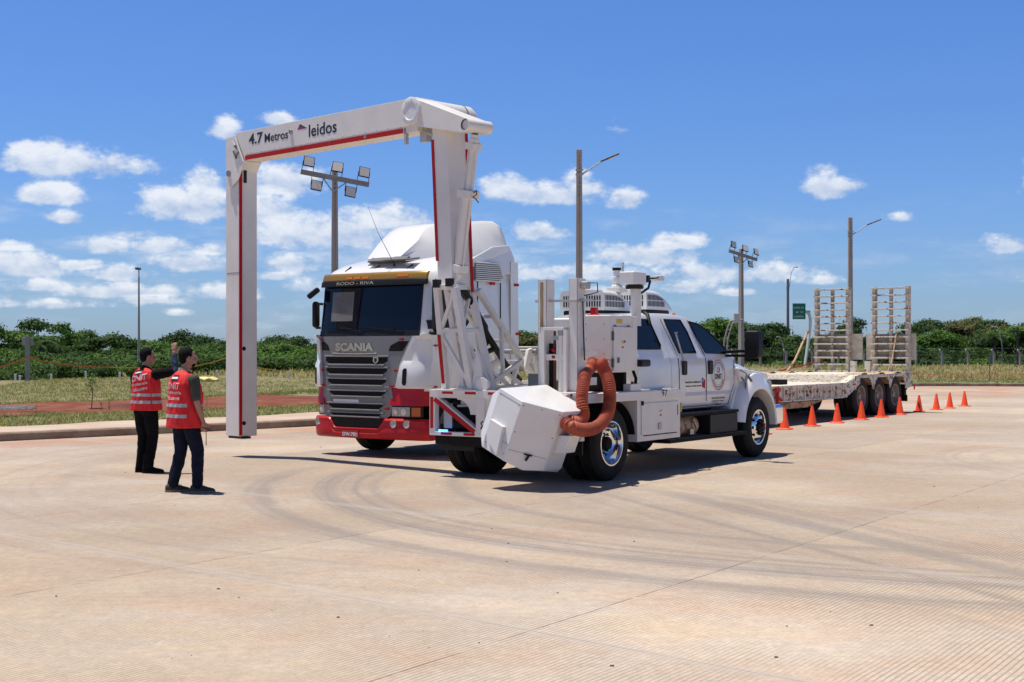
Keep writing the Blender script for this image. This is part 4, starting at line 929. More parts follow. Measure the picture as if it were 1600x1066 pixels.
# ------------------------------------------------------------------ red and white tractor unit
ST = thing('lorry_tractor', 'white lorry tractor with red bumper, gold visor and grey grille driving toward the men', 'lorry', (*SC.o, 0), SC.ang)
HW = 1.25
def xb(z):
    T = [(.3,.0),(.9,.0),(1.95,.02),(2.06,.04),(2.80,.125),(2.95,.17),(3.04,.26),(3.13,.43),(3.22,.72),(3.30,1.05)]
    for (a, b), (c, d) in zip(T, T[1:]):
        if z <= c: return b+(d-b)*max(0, (z-a))/(c-a)
    return T[-1][1]
def xf(y, z, off=0): u = abs(y)/HW; return xb(z)+.06*u*u+.12*u**12-off
def front_patch(z0, z1, y0, y1, off=.006, thick=.02, nz=8, ny=16, poly=None, hw0=None):
    mb = MB(); g = []
    for o_ in (off, off-thick):
        for i in range(nz+1):
            z = z0+(z1-z0)*i/nz
            for j in range(ny+1):
                y = y0+(y1-y0)*j/ny; g.append((xf(y, z, o_), y, z))
    n = ny+1; m = (nz+1)*n; fs = []
    for i in range(nz):
        for j in range(ny): a = i*n+j; fs += [(a, a+1, a+n+1, a+n), (m+a, m+a+n, m+a+n+1, m+a+1)]
    for i in range(nz): a = i*n; fs += [(a, a+n, m+a+n, m+a), (a+ny, m+a+ny, m+a+n+ny, a+n+ny)]
    for j in range(ny): fs += [(j, m+j, m+j+1, j+1), (nz*n+j, nz*n+j+1, m+nz*n+j+1, m+nz*n+j)]
    mb.add(g, fs); return mb
def rows_patch(rows, off=.01, thick=.02, ny=18, nz=3):    # rows: (z, y left, y right) top to bottom, laid on the curved front
    mb = MB(); full = []
    for (a, b) in zip(rows, rows[1:]):
        for i in range(nz): t = i/nz; full.append([a[k]+(b[k]-a[k])*t for k in range(3)])
    full.append(list(rows[-1])); g = []; R = len(full); n = ny+1; m = R*n; fs = []
    for o_ in (off, off-thick):
        for z, ya, yb in full:
            for j in range(n): y = ya+(yb-ya)*j/ny; g.append((xf(y, z, o_), y, z))
    for i in range(R-1):
        for j in range(ny): a = i*n+j; fs += [(a, a+1, a+n+1, a+n), (m+a, m+a+n, m+a+n+1, m+a+1)]
    for i in range(R-1): a = i*n; fs += [(a, a+n, m+a+n, m+a), (a+ny, m+a+ny, m+a+n+ny, a+n+ny)]
    for j in range(ny): fs += [(j, m+j, m+j+1, j+1), ((R-1)*n+j, (R-1)*n+j+1, m+(R-1)*n+j+1, m+(R-1)*n+j)]
    mb.add(g, fs); return mb
def poly_patch(pts, off=.01, thick=.02, k=6):     # polygon (y,z) laid on the front, subdivided along y
    mb = MB(); out = []
    for i in range(len(pts)):
        a = Vector(pts[i]); b = Vector(pts[(i+1) % len(pts)])
        for j in range(k): out.append(a.lerp(b, j/k))
    vs = [(xf(p.x, p.y, off), p.x, p.y) for p in out]; n = len(vs); vb = [(v[0]+thick, v[1], v[2]) for v in vs]
    c = sum((Vector(v) for v in vs), Vector())/n; cx = (xf(c.y, c.z, off), c.y, c.z)
    mb.add(vs+vb+[cx], [(i, (i+1) % n, 2*n) for i in range(n)]+[(i, i+n, (i+1) % n+n, (i+1) % n) for i in range(n)]); return mb
cab = MB(); rings = []
for z, hw in ((1.08,1.24),(1.4,1.25),(1.95,1.25),(2.06,1.25),(2.8,1.22),(2.95,1.2),(3.04,1.17),(3.13,1.12),(3.22,1.05),(3.28,.95)):
    ring = []; s = hw/HW
    for j in range(25): y = -HW+2*HW*j/24; ring.append((xf(y, z), y*s, z))
    for j in range(5): ring.append((xf(HW, z)+(2.33-xf(HW, z))*(j+1)/5, hw, z))
    for j in range(6): ring.append((2.36, hw-2*hw*(j+.0)/5 if 0 < j < 5 else (hw-.03 if j == 0 else -hw+.03), z))
    for j in range(5): ring.append((2.33-(2.33-xf(HW, z))*j/5, -hw, z))
    rings.append(ring)
cab.loft(rings); body = obj('cab', cab, M['cwhite'], ST, smooth=40)
# side skins of the high sleeper: rear fairing panels
for s in (-1, 1):
    f = MB(); f.prism([(1.28,s*1.17,3.0),(2.34,s*1.17,3.0),(2.34,s*1.17,3.26),(2.24,s*1.12,3.50),(1.28,s*1.1,3.24)], (0,s*.085,0)); obj('side_fairing', f, M['cwhite'], ST, bevel=.015)
    f = MB(); f.prism([(2.20,s*1.256,1.0),(2.44,s*1.256,.95),(2.40,s*1.256,3.22),(2.20,s*1.256,3.22)], (0,s*.02,0)); obj('side_fairing', f, M['cwhite'], ST, bevel=.008)
# roof deflector
df = MB(); rg = []
for x, hb_, ht, zb, zt in ((.40,.36,.30,3.17,3.24),(.70,.54,.36,3.19,3.50),(.93,.68,.36,3.21,3.71),(1.08,.77,.36,3.22,3.80),(1.18,.82,.36,3.22,3.835),(1.5,.98,.52,3.22,3.87),(1.95,1.16,.86,3.20,3.925),(2.10,1.19,.97,3.20,3.925),(2.18,1.21,1.02,3.22,3.87),(2.24,1.215,1.05,3.28,3.70),(2.29,1.215,1.08,3.32,3.50)):
    h_ = zt-zb; side_ = [(hb_, zb),(hb_*.985, zb+h_*.16),(hb_+(ht-hb_)*.5, zb+h_*.56),(ht+.05, zt-h_*.10),(ht-.02, zt-.012),(ht*.6, zt),(0, zt+.004)]
    rg.append([(x, y, z) for y, z in side_]+[(x, -y, z) for y, z in reversed(side_[:-1])])
df.loft(rg); obj('roof_deflector', df, M['cwhite'], ST, smooth=32)
g = MB(); g.prism([(.30,-.55,3.185),(.42,-.55,3.25),(.42,-.55,3.22),(.30,-.55,3.16)], (0,.80,0)); g.prism([(.26,-.72,3.19),(.46,-.72,3.225),(.46,-.72,3.20),(.26,-.72,3.17)], (0,.6,0)); obj('sunroof_wiper_vent', g, M['grey'], ST); bpy.data.objects['sunroof_wiper_vent'].name = 'roof_vent'
lf = MB()
for s in (-1, 1): lf.prism([(1.2,s*1.19,3.22),(1.72,s*1.21,3.44),(2.2,s*1.21,3.50),(2.2,s*1.21,3.42),(1.2,s*1.2,3.08)], (0,s*.03,0))
obj('deflector_fin', lf, M['cwhite'], ST, bevel=.012)
a_ = MB(); a_.tube([(.30,-.32,3.12),(.16,-.10,3.62),(.08,.05,4.05)], [.006,.004,.002], 6); a_.ell((.30,-.32,3.11), (.02,.02,.03), 8, 6); obj('antenna', a_, M['black'], ST)
a_ = MB()
for y in (-.62,.10,.72): a_.bar((.27,y,3.03),(.38,y-.03,3.11),.014,.02)
obj('roof_hook', a_, M['black'], ST)
# visor
v = front_patch(2.86, 2.985, -1.14, 1.10, .10, .05, 4, 24); v.map(lambda p: p); obj('sun_visor', v, M['gold'], ST, bevel=.02)
v = front_patch(2.765, 2.862, -1.145, 1.105, .105, .05, 3, 24); vd = obj('visor_band', v, M['black'], ST, bevel=.01)
tx = lambda b_, y, z, w, h, off, bo=.02: text_mb(b_, (0,-y,z), (0,-1,0), (0,0,1), w, h, bo).map(lambda p: (xf(p.y, p.z, off)-(.0015 if p.x < 0 else -.0), p.y, p.z))
def ftext(b_, yl, z, w, h, off, bo=.02):   # yl = left end as seen (positive y side)
    t = text_mb(b_, (0,yl,z), (0,-1,0), (0,0,1), w, h, bo, thick=.004); return t.map(lambda p: (xf(p.y, p.z, off)+p.x, p.y, p.z))
obj('lettering', ftext('RODO - RIVA', .70, 2.79, .82, .05, .107, .0), M['letter'], vd, recalc=False, smooth=0)
vl = MB()
for y0 in (.50,.32,.14): vl.merge(front_patch(2.885, 2.92, y0-.13, y0, .108, .02, 1, 2))
vl.merge(front_patch(2.9, 2.935, -.80, -.58, .108, .02, 1, 2)); obj('marker_lamp', vl, M['amber'], ST)
# windscreen
ws = MB(); n = 20; rws = []
for z, ya, yb in [(2.04+.76*i/10, -1.02, 1.10-.02*i/10) for i in range(11)]: rws.append([(xf(ya+(yb-ya)*j/n, z, .012), ya+(yb-ya)*j/n, z) for j in range(n+1)])
ws.loft(rws, caps=False, closed=False); wo_ = obj('windscreen', ws, M['wglass'], ST)
sur = MB(); sur.merge(front_patch(1.955, 2.045, -1.04, 1.12, .02, .03, 2, 20)); obj('scuttle_panel', sur, M['black'], ST)
for s in (-1, 1):
    pl = MB(); pl.merge(front_patch(2.03, 2.82, s*1.09 if s > 0 else -1.04, s*1.105 if s > 0 else -1.02, .014, .02, 8, 2)); obj('windscreen_seal', pl, M['black'], ST)
bl = MB(); rw_ = []
for z in (2.2, 2.68): rw_.append([(xf(y, z, .0155), y, z) for y in (.86-.5*j/6 for j in range(7))])
bl.loft(rw_, caps=False, closed=False); obj('curtain', bl, mat('curtain_cloth', (.19,.18,.17), .7, var=.5, scale=2.4, coat=.5), wo_)
wp = MB()
for (y0, y1, z1) in ((.10,.62,2.18),(-.75,-.12,2.15)): wp.bar((xf(y0,2.02,.03),y0,2.02),(xf(y1,z1-.03,.03),y1,z1-.08),.016,.02); wp.bar((xf(y0+.2,2.05,.035),y0+.2,2.06),(xf(y1+.25,2.1,.035),min(y1+.3,1.0),2.10),.012,.016)
obj('wiper', wp, M['black'], ST)
# grille panel
gp = rows_patch([(1.95,1.07,-.90),(1.72,1.05,-.78),(1.50,1.03,-.66),(1.15,1.0,-.58)], .02, .05); gpo = obj('grille_panel', gp, M['silver'], ST, recalc=True)
lp = rows_patch([(1.13,.98,-.52),(.93,1.0,-.56),(.68,.97,-.50),(.60,.84,-.34)], .015, .05); lpo = obj('lower_grille_panel', lp, M['silver'], ST)
# chrome-grey rounded frames around each slot + black slots
for par, sl in ((gpo, ((.93,-.44,1.50,1.615,0),(.91,-.43,1.335,1.435,0),(.87,-.41,1.165,1.255,0))), (lpo, ((.83,-.40,.985,1.06,0),(.85,-.35,.775,.855,0),(.84,-.35,.66,.705,0)))):
    for (ya, yb, z0, z1, _) in sl:
        c = .07
        g = rows_patch([(z1,ya,yb),(z0+.05,ya,yb),(z0,ya-c*1.5,yb+c*1.5)], .0245 if par is gpo else .0195, .02); obj('grille_slot', g, M['mesh'], par)
        b_ = MB(); ys = [ya+.03+(yb-ya-.06)*j/16 for j in range(17)]; b_.tube([(xf(y, z1, .03), y, z1+.012) for y in ys], .013, 8); b_.tube([(xf(y, z0, .03), y, z0-.012) for y in ys[1:-1]], .016, 8); obj('grille_bar', b_, M['silver'], par)
g = rows_patch([(1.87,1.05,.98),(1.80,1.045,.88),(1.72,1.04,.84)], .026, .02, 6); g.merge(rows_patch([(1.87,-.66,-.86),(1.80,-.50,-.81),(1.71,-.46,-.74)], .026, .02, 6)); obj('air_intake', g, M['mesh'], ST)
obj('lettering', ftext('SCANIA', .69, 1.71, .84, .135, .034, .045).map(lambda p: p), M['letter'], gpo, recalc=False, smooth=0)
cb = MB(); cb.tube([(xf(y, 1.66, .03), y, 1.665+.012*(y-.27)**2*4) for y in [.76-.98*j/12 for j in range(13)]], .009, 8); obj('trim_strip', cb, M['letter'], ST); obj('white_sticker', rows_patch([(.925,.74,.16),(.880,.74,.16)], .024, .02, 8, 1), M['wtxt'], ST)
em = MB(); em.merge(poly_patch([(-.16,1.615),(-.26,1.615),(-.265,1.55),(-.21,1.50),(-.155,1.55)], .045, .02)); emo = obj('emblem', em, M['letter'], ST); em = MB(); em.merge(poly_patch([(-.185,1.60),(-.235,1.60),(-.24,1.555),(-.21,1.525),(-.18,1.555)], .048, .01)); obj('emblem_centre', em, M['navy'], emo)
rs = MB()
for y, z in ((1.05,1.90),(-.72,1.90),(1.02,1.40),(-.62,1.40),(.98,1.15),(-.53,1.15),(.93,.84),(-.44,.79)): rs.merge(poly_patch([(y+.035,z+.016),(y-.035,z+.016),(y-.035,z-.016),(y+.035,z-.016)], .045, .03, 2))
for x, z in ((.0,1.80),(-.0,1.15)): rs.box((.16+x,-1.272,z-.015),(.25+x,-1.262,z+.015))
for x, z in ((1.63,2.83),(2.28,2.83),(2.33,2.0)): rs.box((x,-1.285,z-.022),(x+.11,-1.255,z+.022))
rs.box((2.3,-1.29,2.81),(2.41,-1.27,2.85)); obj('reflector_sticker', rs, M['tape'], ST)
# white front mudguard corners
for s in (-1, 1):
    e = []
    prof = [(1.98,1.17,.14),(1.9,1.0,.06),(1.72,.88,.05),(1.56,.78,.045),(1.48,.745,.085),(1.3,.69,.09),(1.15,.66,.085),(1.12,.68,.06)] if s < 0 else [(1.98,1.16,.14),(1.9,1.08,.06),(1.72,1.06,.05),(1.56,1.05,.045),(1.48,1.04,.085),(1.3,1.01,.09),(1.15,1.0,.085),(1.12,1.01,.06)]
    mb = MB(); rg = []
    for z, yi, o_ in prof:
        r_ = []
        for j in range(11): y = yi+(1.25-yi)*j/10; r_.append((xf(y, z, o_), s*y, z))
        bul = .03 if z < 1.6 else .012
        for j in range(1, 7): x = xf(HW, z, 0)+ .62*j/6; r_.append((x, s*(1.25+bul*(1-(j/6)**4)), z))
        r_.append((xf(HW,z,0)+.62, s*1.0, z)); r_.append((xf(HW,z,0)+.2, s*.8, z)); r_.append((xf(HW, z, 0)+.1, s*max(yi,.6), z)); rg.append(r_)
    mb.loft(rg); cg = obj('corner_panel', mb, M['cwhite'], ST, smooth=28)
    sc = MB()
    for z0 in (0,): sc.merge(MB().box((-.01,1.262,1.17),(.05,1.288,1.40)), lambda p: (p.x+.32, s*p.y, p.z)) if False else sc.merge(rows_patch([(1.44,-.83,-.87),(1.41,-.80,-.88),(1.21,-.79,-.87),(1.17,-.81,-.85)] if s < 0 else [(1.44,1.17,1.13),(1.41,1.19,1.12),(1.21,1.18,1.11),(1.17,1.16,1.12)], .094, .02, 4, 3))
    obj('air_slot', sc, M['mesh'], cg)
    # brow below corner (air deflector)
    br = MB(); ys = [.66+(1.25-.66)*j/10 for j in range(11)]; rg = []
# headlight surround (red)
for s in (-1, 1):
    yi = .50 if s < 0 else .96; yc = lambda y: s*y
    rg = []; mb = MB()
    for z, o_ in ((1.13,.0),(1.0,.005),(.90,.03),(.845,.035)):
        r_ = [(xf(y, z, o_), s*y, z) for y in [yi+((1.12 if s < 0 else 1.18)-yi)*j/10 for j in range(11)]]+[(.24,s*(1.13 if s < 0 else 1.2),z),(.24,s*.9,z),(.15,s*yi,z)]; rg.append(r_)
    mb.loft(rg); obj('headlight_surround', mb, M['red'], ST, smooth=40)
    hl = MB(); hl.merge(front_patch(.655, .85, min(s*yi, s*(1.09 if s < 0 else 1.16)), max(s*yi, s*(1.09 if s < 0 else 1.16)), -.005, .04, 3, 10)); ho = obj('headlight_housing', hl, M['black'], ST)
    a0, a1 = (yi+.02, yi+.38) if s < 0 else (.975, 1.12)
    ln = MB(); ln.merge(front_patch(.675, .825, min(s*a0, s*a1), max(s*a0, s*a1), .008, .015, 4, 8)); obj('headlight', ln, M['lamp'], ho, bevel=.008)
    bulbs = MB()
    for yb_ in ((a0+.08,.05),(a0+.245,.06)) if s < 0 else ((1.04,.05),): bulbs.ell((xf(s*yb_[0],.75,.012), s*yb_[0], .75), (.012,yb_[1],yb_[1]), 16, 8)
    obj('reflector', bulbs, M['bulb'], ho)
    am = MB(); am.merge(front_patch(.68, .82, *( (-1.07,-.915) if s < 0 else (1.125,1.16)), .006, .02, 3, 4)); obj('indicator', am, M['amber'], ho)
# bumper
bm_ = MB(); rg = []
def bx_(z): return (.0 if z > .4 else .03)
top_ = lambda y: .64 if y > .80 or y < -.40 else (.64-.16*min(1, (.80-y)/.12) if y > .68 else (.64-.16*min(1, (y+.40)/.12) if y < -.28 else .48))
ys = [-1.22+2.44*j/60 for j in range(61)]
for f_, o_ in ((0,.0),(.08,.035),(.45,.055),(.55,.04),(.9,.05),(1.,.02)):
    rg.append([(xf(y, .5, o_+.01), y, .30+(top_(y)-.30)*f_) for y in ys]+[(.34,1.24,.31+(.63-.31)*f_),(.34,-1.24,.31+(.63-.31)*f_)])
bm_.loft(rg); bo = obj('bumper', bm_, M['red'], ST, smooth=40)
g = MB(); g.merge(front_patch(.485, .62, -.34, .72, .045, .03, 2, 12)); obj('bumper_grille', g, M['mesh'], ST)
g = MB()
for y in (-.60,-.86,1.09): g.lathe([(.062,0),(.062,.012),(.05,.008),(.001,.006)], (xf(y,.55,.055), y, .555), (-1,0,0), 20)
fo_ = obj('fog_lamp', g, M['lamp'], bo)
g = MB(); g.box((xf(.3,.4,.075),.13,.315),(xf(.3,.4,.06),.48,.425)); np_ = obj('number_plate', g, mat('plate_red', (.45,.03,.03), .4), bo)
obj('lettering', ftext('EFW-7901', .47, .33, .33, .065, .078, .02), M['wtxt'], np_, recalc=False, smooth=0)
sk = MB(); sk.prism([(.34,-1.20,.30),(1.2,-1.18,.28),(1.2,-1.18,.36),(.5,-1.20,.36)], (0,.06,0)); obj('bumper_end', sk, M['red'], ST)
# door, side window, vents, mirror
sw = MB(); sw.prism([(.27,-1.257,2.02),(.95,-1.257,2.06),(1.1,-1.25,2.2),(1.1,-1.235,2.72),(.46,-1.235,2.80),(.40,-1.235,2.76)], (0,.02,0)); obj('side_window', sw, M['glass'], ST)
dl = MB(); dl.box((.215,-1.256,1.1),(.225,-1.24,2.85)); dl.box((1.30,-1.256,1.1),(1.31,-1.24,2.9)); dl.box((.25,-1.256,1.97),(.36,-1.24,1.98)); dl.box((1.93,-1.256,1.05),(1.94,-1.24,2.85)); obj('door_seam', dl, M['black'], ST)
dh = MB(); dh.box((1.12,-1.275,1.70),(1.28,-1.25,1.74)); obj('door_handle', dh, M['black'], ST)
vt = MB(); vt.prism([(1.25,-1.262,2.88),(1.88,-1.262,2.88),(1.97,-1.262,2.95),(1.90,-1.262,3.10),(1.82,-1.262,3.15),(1.25,-1.262,3.15)], (0,.07,0)); vto = obj('side_vent', vt, M['grey'], ST)
vs_ = MB()
for k in range(8): vs_.box((1.24,-1.29,2.895+k*.032),(1.93,-1.262,2.910+k*.032))
vs_.tube([(1.24,-1.27,2.87),(1.9,-1.27,2.87),(1.98,-1.27,2.95),(1.90,-1.27,3.12),(1.82,-1.27,3.165),(1.24,-1.27,3.165)], .014, 6); obj('louvre', vs_, M['white'], vto)
for s in (-1, 1):
    ma = MB()
    for z in (2.10, 2.50): ma.tube([(.34,s*1.2,z),(.18,s*(1.42 if s < 0 else 1.24),z),(.12,s*(1.52 if s < 0 else 1.25),z)], .022, 8)
    mo = obj('mirror_arm', ma, M['black'], ST)
    mm = MB(); mm.loft([[(.08+x*sc_, s*1.42+y*sc_*1.0, z) for x, y in ((-.05,-.10),(.06,-.11),(.06,.11),(-.05,.10),(-.08,0))] for z, sc_ in ((2.02,.6),(2.06,1),(2.72,1),(2.78,.6))] if s < 0 else [[(.10+x*sc_, s*1.24+y*sc_, z) for x, y in ((-.05,-.04),(.06,-.05),(.06,.05),(-.05,.04))] for z, sc_ in ((2.10,.6),(2.14,1),(2.50,1),(2.54,.6))]); obj('mirror', mm, M['black'], mo, bevel=.02)
mm = MB(); mm.bar((.10,1.16,2.75),(-.02,1.30,2.60),.14,.09); obj('wide_angle_mirror', mm, M['black'], ST, bevel=.03)
mm = MB(); mm.ell((.06,-1.34,2.0), (.09,.07,.04), 12, 8); mm.box((.14,-1.24,2.06),(.24,-1.10,2.20)); obj('kerb_mirror', mm, M['black'], ST)
# chassis and wheels
ch = MB(); ch.box((.5,-.42,.62),(6.3,-.30,.92)); ch.box((.5,.30,.62),(6.3,.42,.92)); ch.box((.3,-.95,.5),(1.1,.95,1.1)); ch.box((.25,-1.15,.42),(.7,-.95,1.1)); ch.box((1.9,-1.22,.42),(2.9,-.55,.98)); ch.box((2.1,.5,.4),(3.3,1.2,.95)); ch.box((2.4,-.9,.98),(6.3,.9,1.06)); obj('chassis', ch, M['dark'], ST, bevel=.01)
st_ = MB(); st_.box((1.5,-1.24,.38),(2.35,-1.05,.44)); st_.box((1.45,-1.24,.70),(2.3,-1.08,.75)); obj('step', st_, M['grey'], ST)
for y, s in ((1.18,1),(-1.18,-1)):
    wheel(ST, (1.38,y,.52), (0,s,0), .52, .32, .29, 'front', 'dtyre', 'rim')
    for x in (4.55, 5.9):
        wheel(ST, (x,y+s*.05,.52), (0,s,0), .52, .28, .29, 'rear', 'dtyre', 'rim'); wheel(ST, (x,y-s*.27,.52), (0,s,0), .52, .28, .29, 'rear', 'dtyre', 'rim')
mg = MB()
for s in (-1, 1):
    for x in (1.38,):
        pts = [(x+.62*cos(a), .52+.62*sin(a)) for a in [radians(20+140*i/12) for i in range(13)]]
        for (a, b) in zip(pts, pts[1:]): mg.bar((a[0],s*1.05,a[1]),(b[0],s*1.05,b[1]),.35,.02,up=(0,1,0)) if False else mg.add([(a[0],s*.85,a[1]),(a[0],s*1.2,a[1]),(b[0],s*1.2,b[1]),(b[0],s*.85,b[1])], [(0,1,2,3)])
obj('mudguard', mg, M['dark'], ST)
# ------------------------------------------------------------------ low-bed trailer
TL = thing('lowbed_trailer', 'rusty white low-bed trailer with two upright loading ramps beside the row of cones', 'trailer', (*SC.w(3.0,0), 0), SC.ang)
T = lambda mb: mb.map(lambda p: (p.x-3.0, p.y, p.z))
gn = MB(); gn.prism([(2.75,-1.3,1.36),(2.75,-1.3,1.79),(8.2,-1.3,1.79),(9.5,-1.3,.98),(9.5,-1.3,.6),(9.0,-1.3,.62),(7.6,-1.3,1.36)], (0,2.6,0)); obj('gooseneck', T(gn), M['ramp'], TL, bevel=.02)
gk = MB(); gk.box((2.73,-1.32,1.49),(8,-1.301,1.54)); obj('side_rail', T(gk), M['white'], TL)
dk = MB(); dk.box((9.4,-1.5,.80),(16.1,1.5,.90)); dk.prism([(16.1,-1.5,.80),(16.1,-1.5,.90),(16.90,-1.5,1.08),(16.90,-1.5,.98)], (0,3.0,0)); dk.box((16.9,-1.5,1.0),(20.3,1.5,1.09)); dk.prism([(20.3,-1.5,1.0),(20.3,-1.5,1.09),(20.75,-1.5,1.0),(20.75,-1.5,.92)], (0,3.0,0)); obj('deck', T(dk), M['deck'], TL, bevel=.006)
sd_ = MB(); sd_.prism([(9.4,-1.515,.55),(9.4,-1.515,.87),(16.1,-1.515,.87),(16.86,-1.515,1.05),(16.98,-1.515,1.03),(16.98,-1.515,.86),(16.35,-1.515,.62),(16.1,-1.515,.53)], (0,.03,0)); sdo = obj('side_beam', T(sd_), M['rustwhite'], TL)
sd_ = MB(); sd_.prism([(9.4,1.515,.55),(9.4,1.515,.87),(16.1,1.515,.87),(16.86,1.515,1.05),(16.98,1.515,.86),(16.1,1.515,.53)], (0,-.03,0)); obj('side_beam', T(sd_), M['rustwhite'], TL)
rb = MB()
for k in range(17):
    x = 9.7+k*.38; rb.box((x,-1.56,.56),(x+.05,-1.515,.86)); rb.bar((x+.12,-1.535,.80),(x+.26,-1.535,.62),.012,.05,up=(0,1,0)) if k % 3 else rb.box((x+.1,-1.55,.64),(x+.26,-1.515,.78))
rb.box((9.4,-1.57,.85),(16.1,-1.515,.905)); rb.box((9.4,-1.55,.53),(16.0,-1.515,.56)); obj('side_rib', T(rb), M['rustwhite'], TL)
ub = MB(); ub.box((9.5,-.9,.40),(15.6,-.5,.56)); ub.box((9.5,.5,.40),(15.6,.9,.56)); ub.prism([(9.6,-1.4,.34),(9.6,-1.4,.5),(14.9,-1.4,.5),(14.0,-1.4,.36)], (0,.2,0)); ub.box((15.6,-.8,.45),(20.4,.8,.75)); obj('main_beam', T(ub), M['strut'], TL)
td = MB(); td.box((13.3,-1.0,.9),(13.75,-.65,1.02)); obj('wooden_block', T(td), M['dark'], TL)
dc = MB()
for i in range(9): dc.bar((16.15+i*.08,-1.3,.915+i*.018),(16.15+i*.08,1.3,.915+i*.018),.02,.012)
obj('grip_bar', T(dc), M['rustwhite'], TL)
wd = MB()
for i, x in enumerate((17.30, 18.52, 19.70)):
    n = 14; pts = [(x+.66*cos(a), .53+.60*sin(a)) for a in [radians(28+124*k/n) for k in range(n+1)]]
    for s in (-1,):
        pl = [(p[0], -1.51, p[1]) for p in pts]+[(x-.60,-1.51,1.02),(x+.60,-1.51,1.02)]
        wd.add([(p[0],-1.5,p[1]) for p in pts]+[(p[0],-1.05,p[1]) for p in pts], [(k,k+1,n+2+k,n+1+k) for k in range(n)])
        wd.add([(p[0],1.5,p[1]) for p in pts]+[(p[0],1.05,p[1]) for p in pts], [(k,k+1,n+2+k,n+1+k) for k in range(n)])
obj('wheel_arch', T(wd), M['strut'], TL)
fa = MB()
for i, x in enumerate((17.30, 18.52, 19.70)):   # scalloped side plate over the wheels
    n = 12; pts = [(x+.62*cos(a), .50+.58*sin(a)) for a in [radians(160-140*k/n) for k in range(n+1)]]
    poly = [(p[0], -1.512, min(p[1],1.03)) for p in pts]+[(x+.61,-1.512,1.06),(x-.61,-1.512,1.06)]
    fa.prism(poly, (0,.02,0))
fa.prism([(20.25,-1.512,1.06),(20.25,-1.512,.66),(20.72,-1.512,.70),(20.75,-1.512,.98)], (0,.02,0)); obj('wing_plate', T(fa), M['rustwhite'], TL)
for x in (17.30, 18.52, 19.70):
    for s in (-1, 1):
        wheel(TL, (x-3.0, s*1.42, .51), (0,s,0), .51, .27, .28, 'rear', 'dtyre', 'rim', 'rim'); wheel(TL, (x-3.0, s*1.12, .51), (0,s,0), .51, .27, .28, 'rear', 'dtyre', 'rim', 'rim')
rr_ = MB(); rr_.box((20.45,-1.4,.45),(20.6,1.4,.62)); rr_.box((20.55,-1.42,.62),(20.62,-1.2,.76)); rr_.box((20.5,-1.45,.30),(20.56,-1.0,.48)); obj('rear_bumper', T(rr_), M['dark'], TL)
rk = MB(); rk.tube([(20.75,-1.52,.78),(20.85,-1.54,.74),(20.85,-1.54,.62)], .02, 6); obj('red_handle', T(rk), M['redcloth'], TL)
jk = MB(); jk.bar((11.95,-1.60,.86),(11.85,-1.62,.45),.06,.04); jk.bar((11.9,-1.6,.70),(12.10,-1.62,.58),.05,.04); jk.box((11.83,-1.63,.78),(12.02,-1.57,.88)); obj('red_jack', T(jk), M['redcloth'], TL)
fl = MB(); fl.box((16.5,-1.522,.83),(16.68,-1.516,.87)); obj('reflector_sticker', T(fl), M['tape'], TL)
def ramp(y0, y1, z0=1.06, z1=3.48):
    fr = MB()
    for y in (y0, y1-.09): fr.box((20.42,y,z0-.1),(20.62,y+.09,z1))
    fr.box((20.46,(y0+y1)/2-.04,z0),(20.56,(y0+y1)/2+.04,z1-.03)); o_ = obj('loading_ramp', T(fr), M['ramp'], TL, bevel=.006)
    mk2 = MB()
    for k in range(9): mk2.box((20.452,(y0+y1)/2-.042,z1-.30-k*.19),(20.457,(y0+y1)/2+.042,z1-.24-k*.19))
    obj('scorch_mark', T(mk2), M['strut'], o_)
    n = 13
    for k in range(n):
        z = z1-.04-k*(z1-z0-.1)/(n-1); b_ = MB(); b_.box((20.36,y0-.01,z-.028),(20.60,y1+.01,z+.012)); obj('rung', T(b_), M['rustwhite'], o_, bevel=.005)
    p_ = MB(); p_.box((20.64,y0+.05,1.46),(20.68,y1-.05,2.16)); obj('ramp_plate', T(p_), M['ramp'], o_)
ramp(.20, 1.23); ramp(-1.53, -.48)
ex = MB(); ex.box((20.60,-.25,1.44),(20.66,-.5,2.17)); ex.box((20.60,-.12,1.44),(20.66,.22,2.17)); ex.box((20.60,-1.66,1.44),(20.66,-1.53,2.17)); obj('ramp_side_plate', T(ex), M['ramp'], TL)
hb = MB(); hb.box((20.38,-.02,1.06),(20.5,.14,1.40)); hb.box((20.38,-.44,1.06),(20.5,-.28,1.40)); obj('ramp_bracket', T(hb), M['rustwhite'], TL, bevel=.005)
for y, a in ((1.42,0),(-1.2,1)):
    sm = MB(); sm.tube([(18.95 if not a else 19.7,y,1.08),(19.5 if not a else 20.05,y,1.42),(20.40,y,2.25 if not a else 2.2)], [.034,.03,.034] if not a else [.022,.02,.022], 8); obj('ramp_strut', T(sm), M['strut'], TL)
# ------------------------------------------------------------------ cargo inspection truck
IT = thing('inspection_truck', 'white crew-cab inspection truck carrying a tall portal boom and faceted scanner box', 'truck', (*FO.o, 0), FO.ang)
# chassis
ch = MB(); ch.box((-.6,.78,.62),(5.6,.86,.90)); ch.box((-.6,1.56,.62),(5.6,1.64,.90)); ch.box((3.9,.5,.45),(5.2,1.9,1.0)); ch.box((-.72,.30,.42),(-.45,2.1,.60)); ch.box((.6,.3,.5),(2.0,2.35,1.0)); ch.box((-.3,.9,.35),(.3,1.5,.65)); ch.tube([(0,.1,.5),(0,2.3,.5)], .09, 10); ch.tube([(4.85,.2,.5),(4.85,2.2,.5)], .06, 10); ch.box((-.70,1.35,.44),(-.64,2.40,.62)); obj('chassis', ch, M['dark'], IT, bevel=.01)
mf = MB(); mf.box((-.68,.05,.38),(-.655,.60,.60)); mf.box((-.68,1.75,.36),(-.655,2.36,.60)); obj('mud_flap', mf, M['black'], IT)
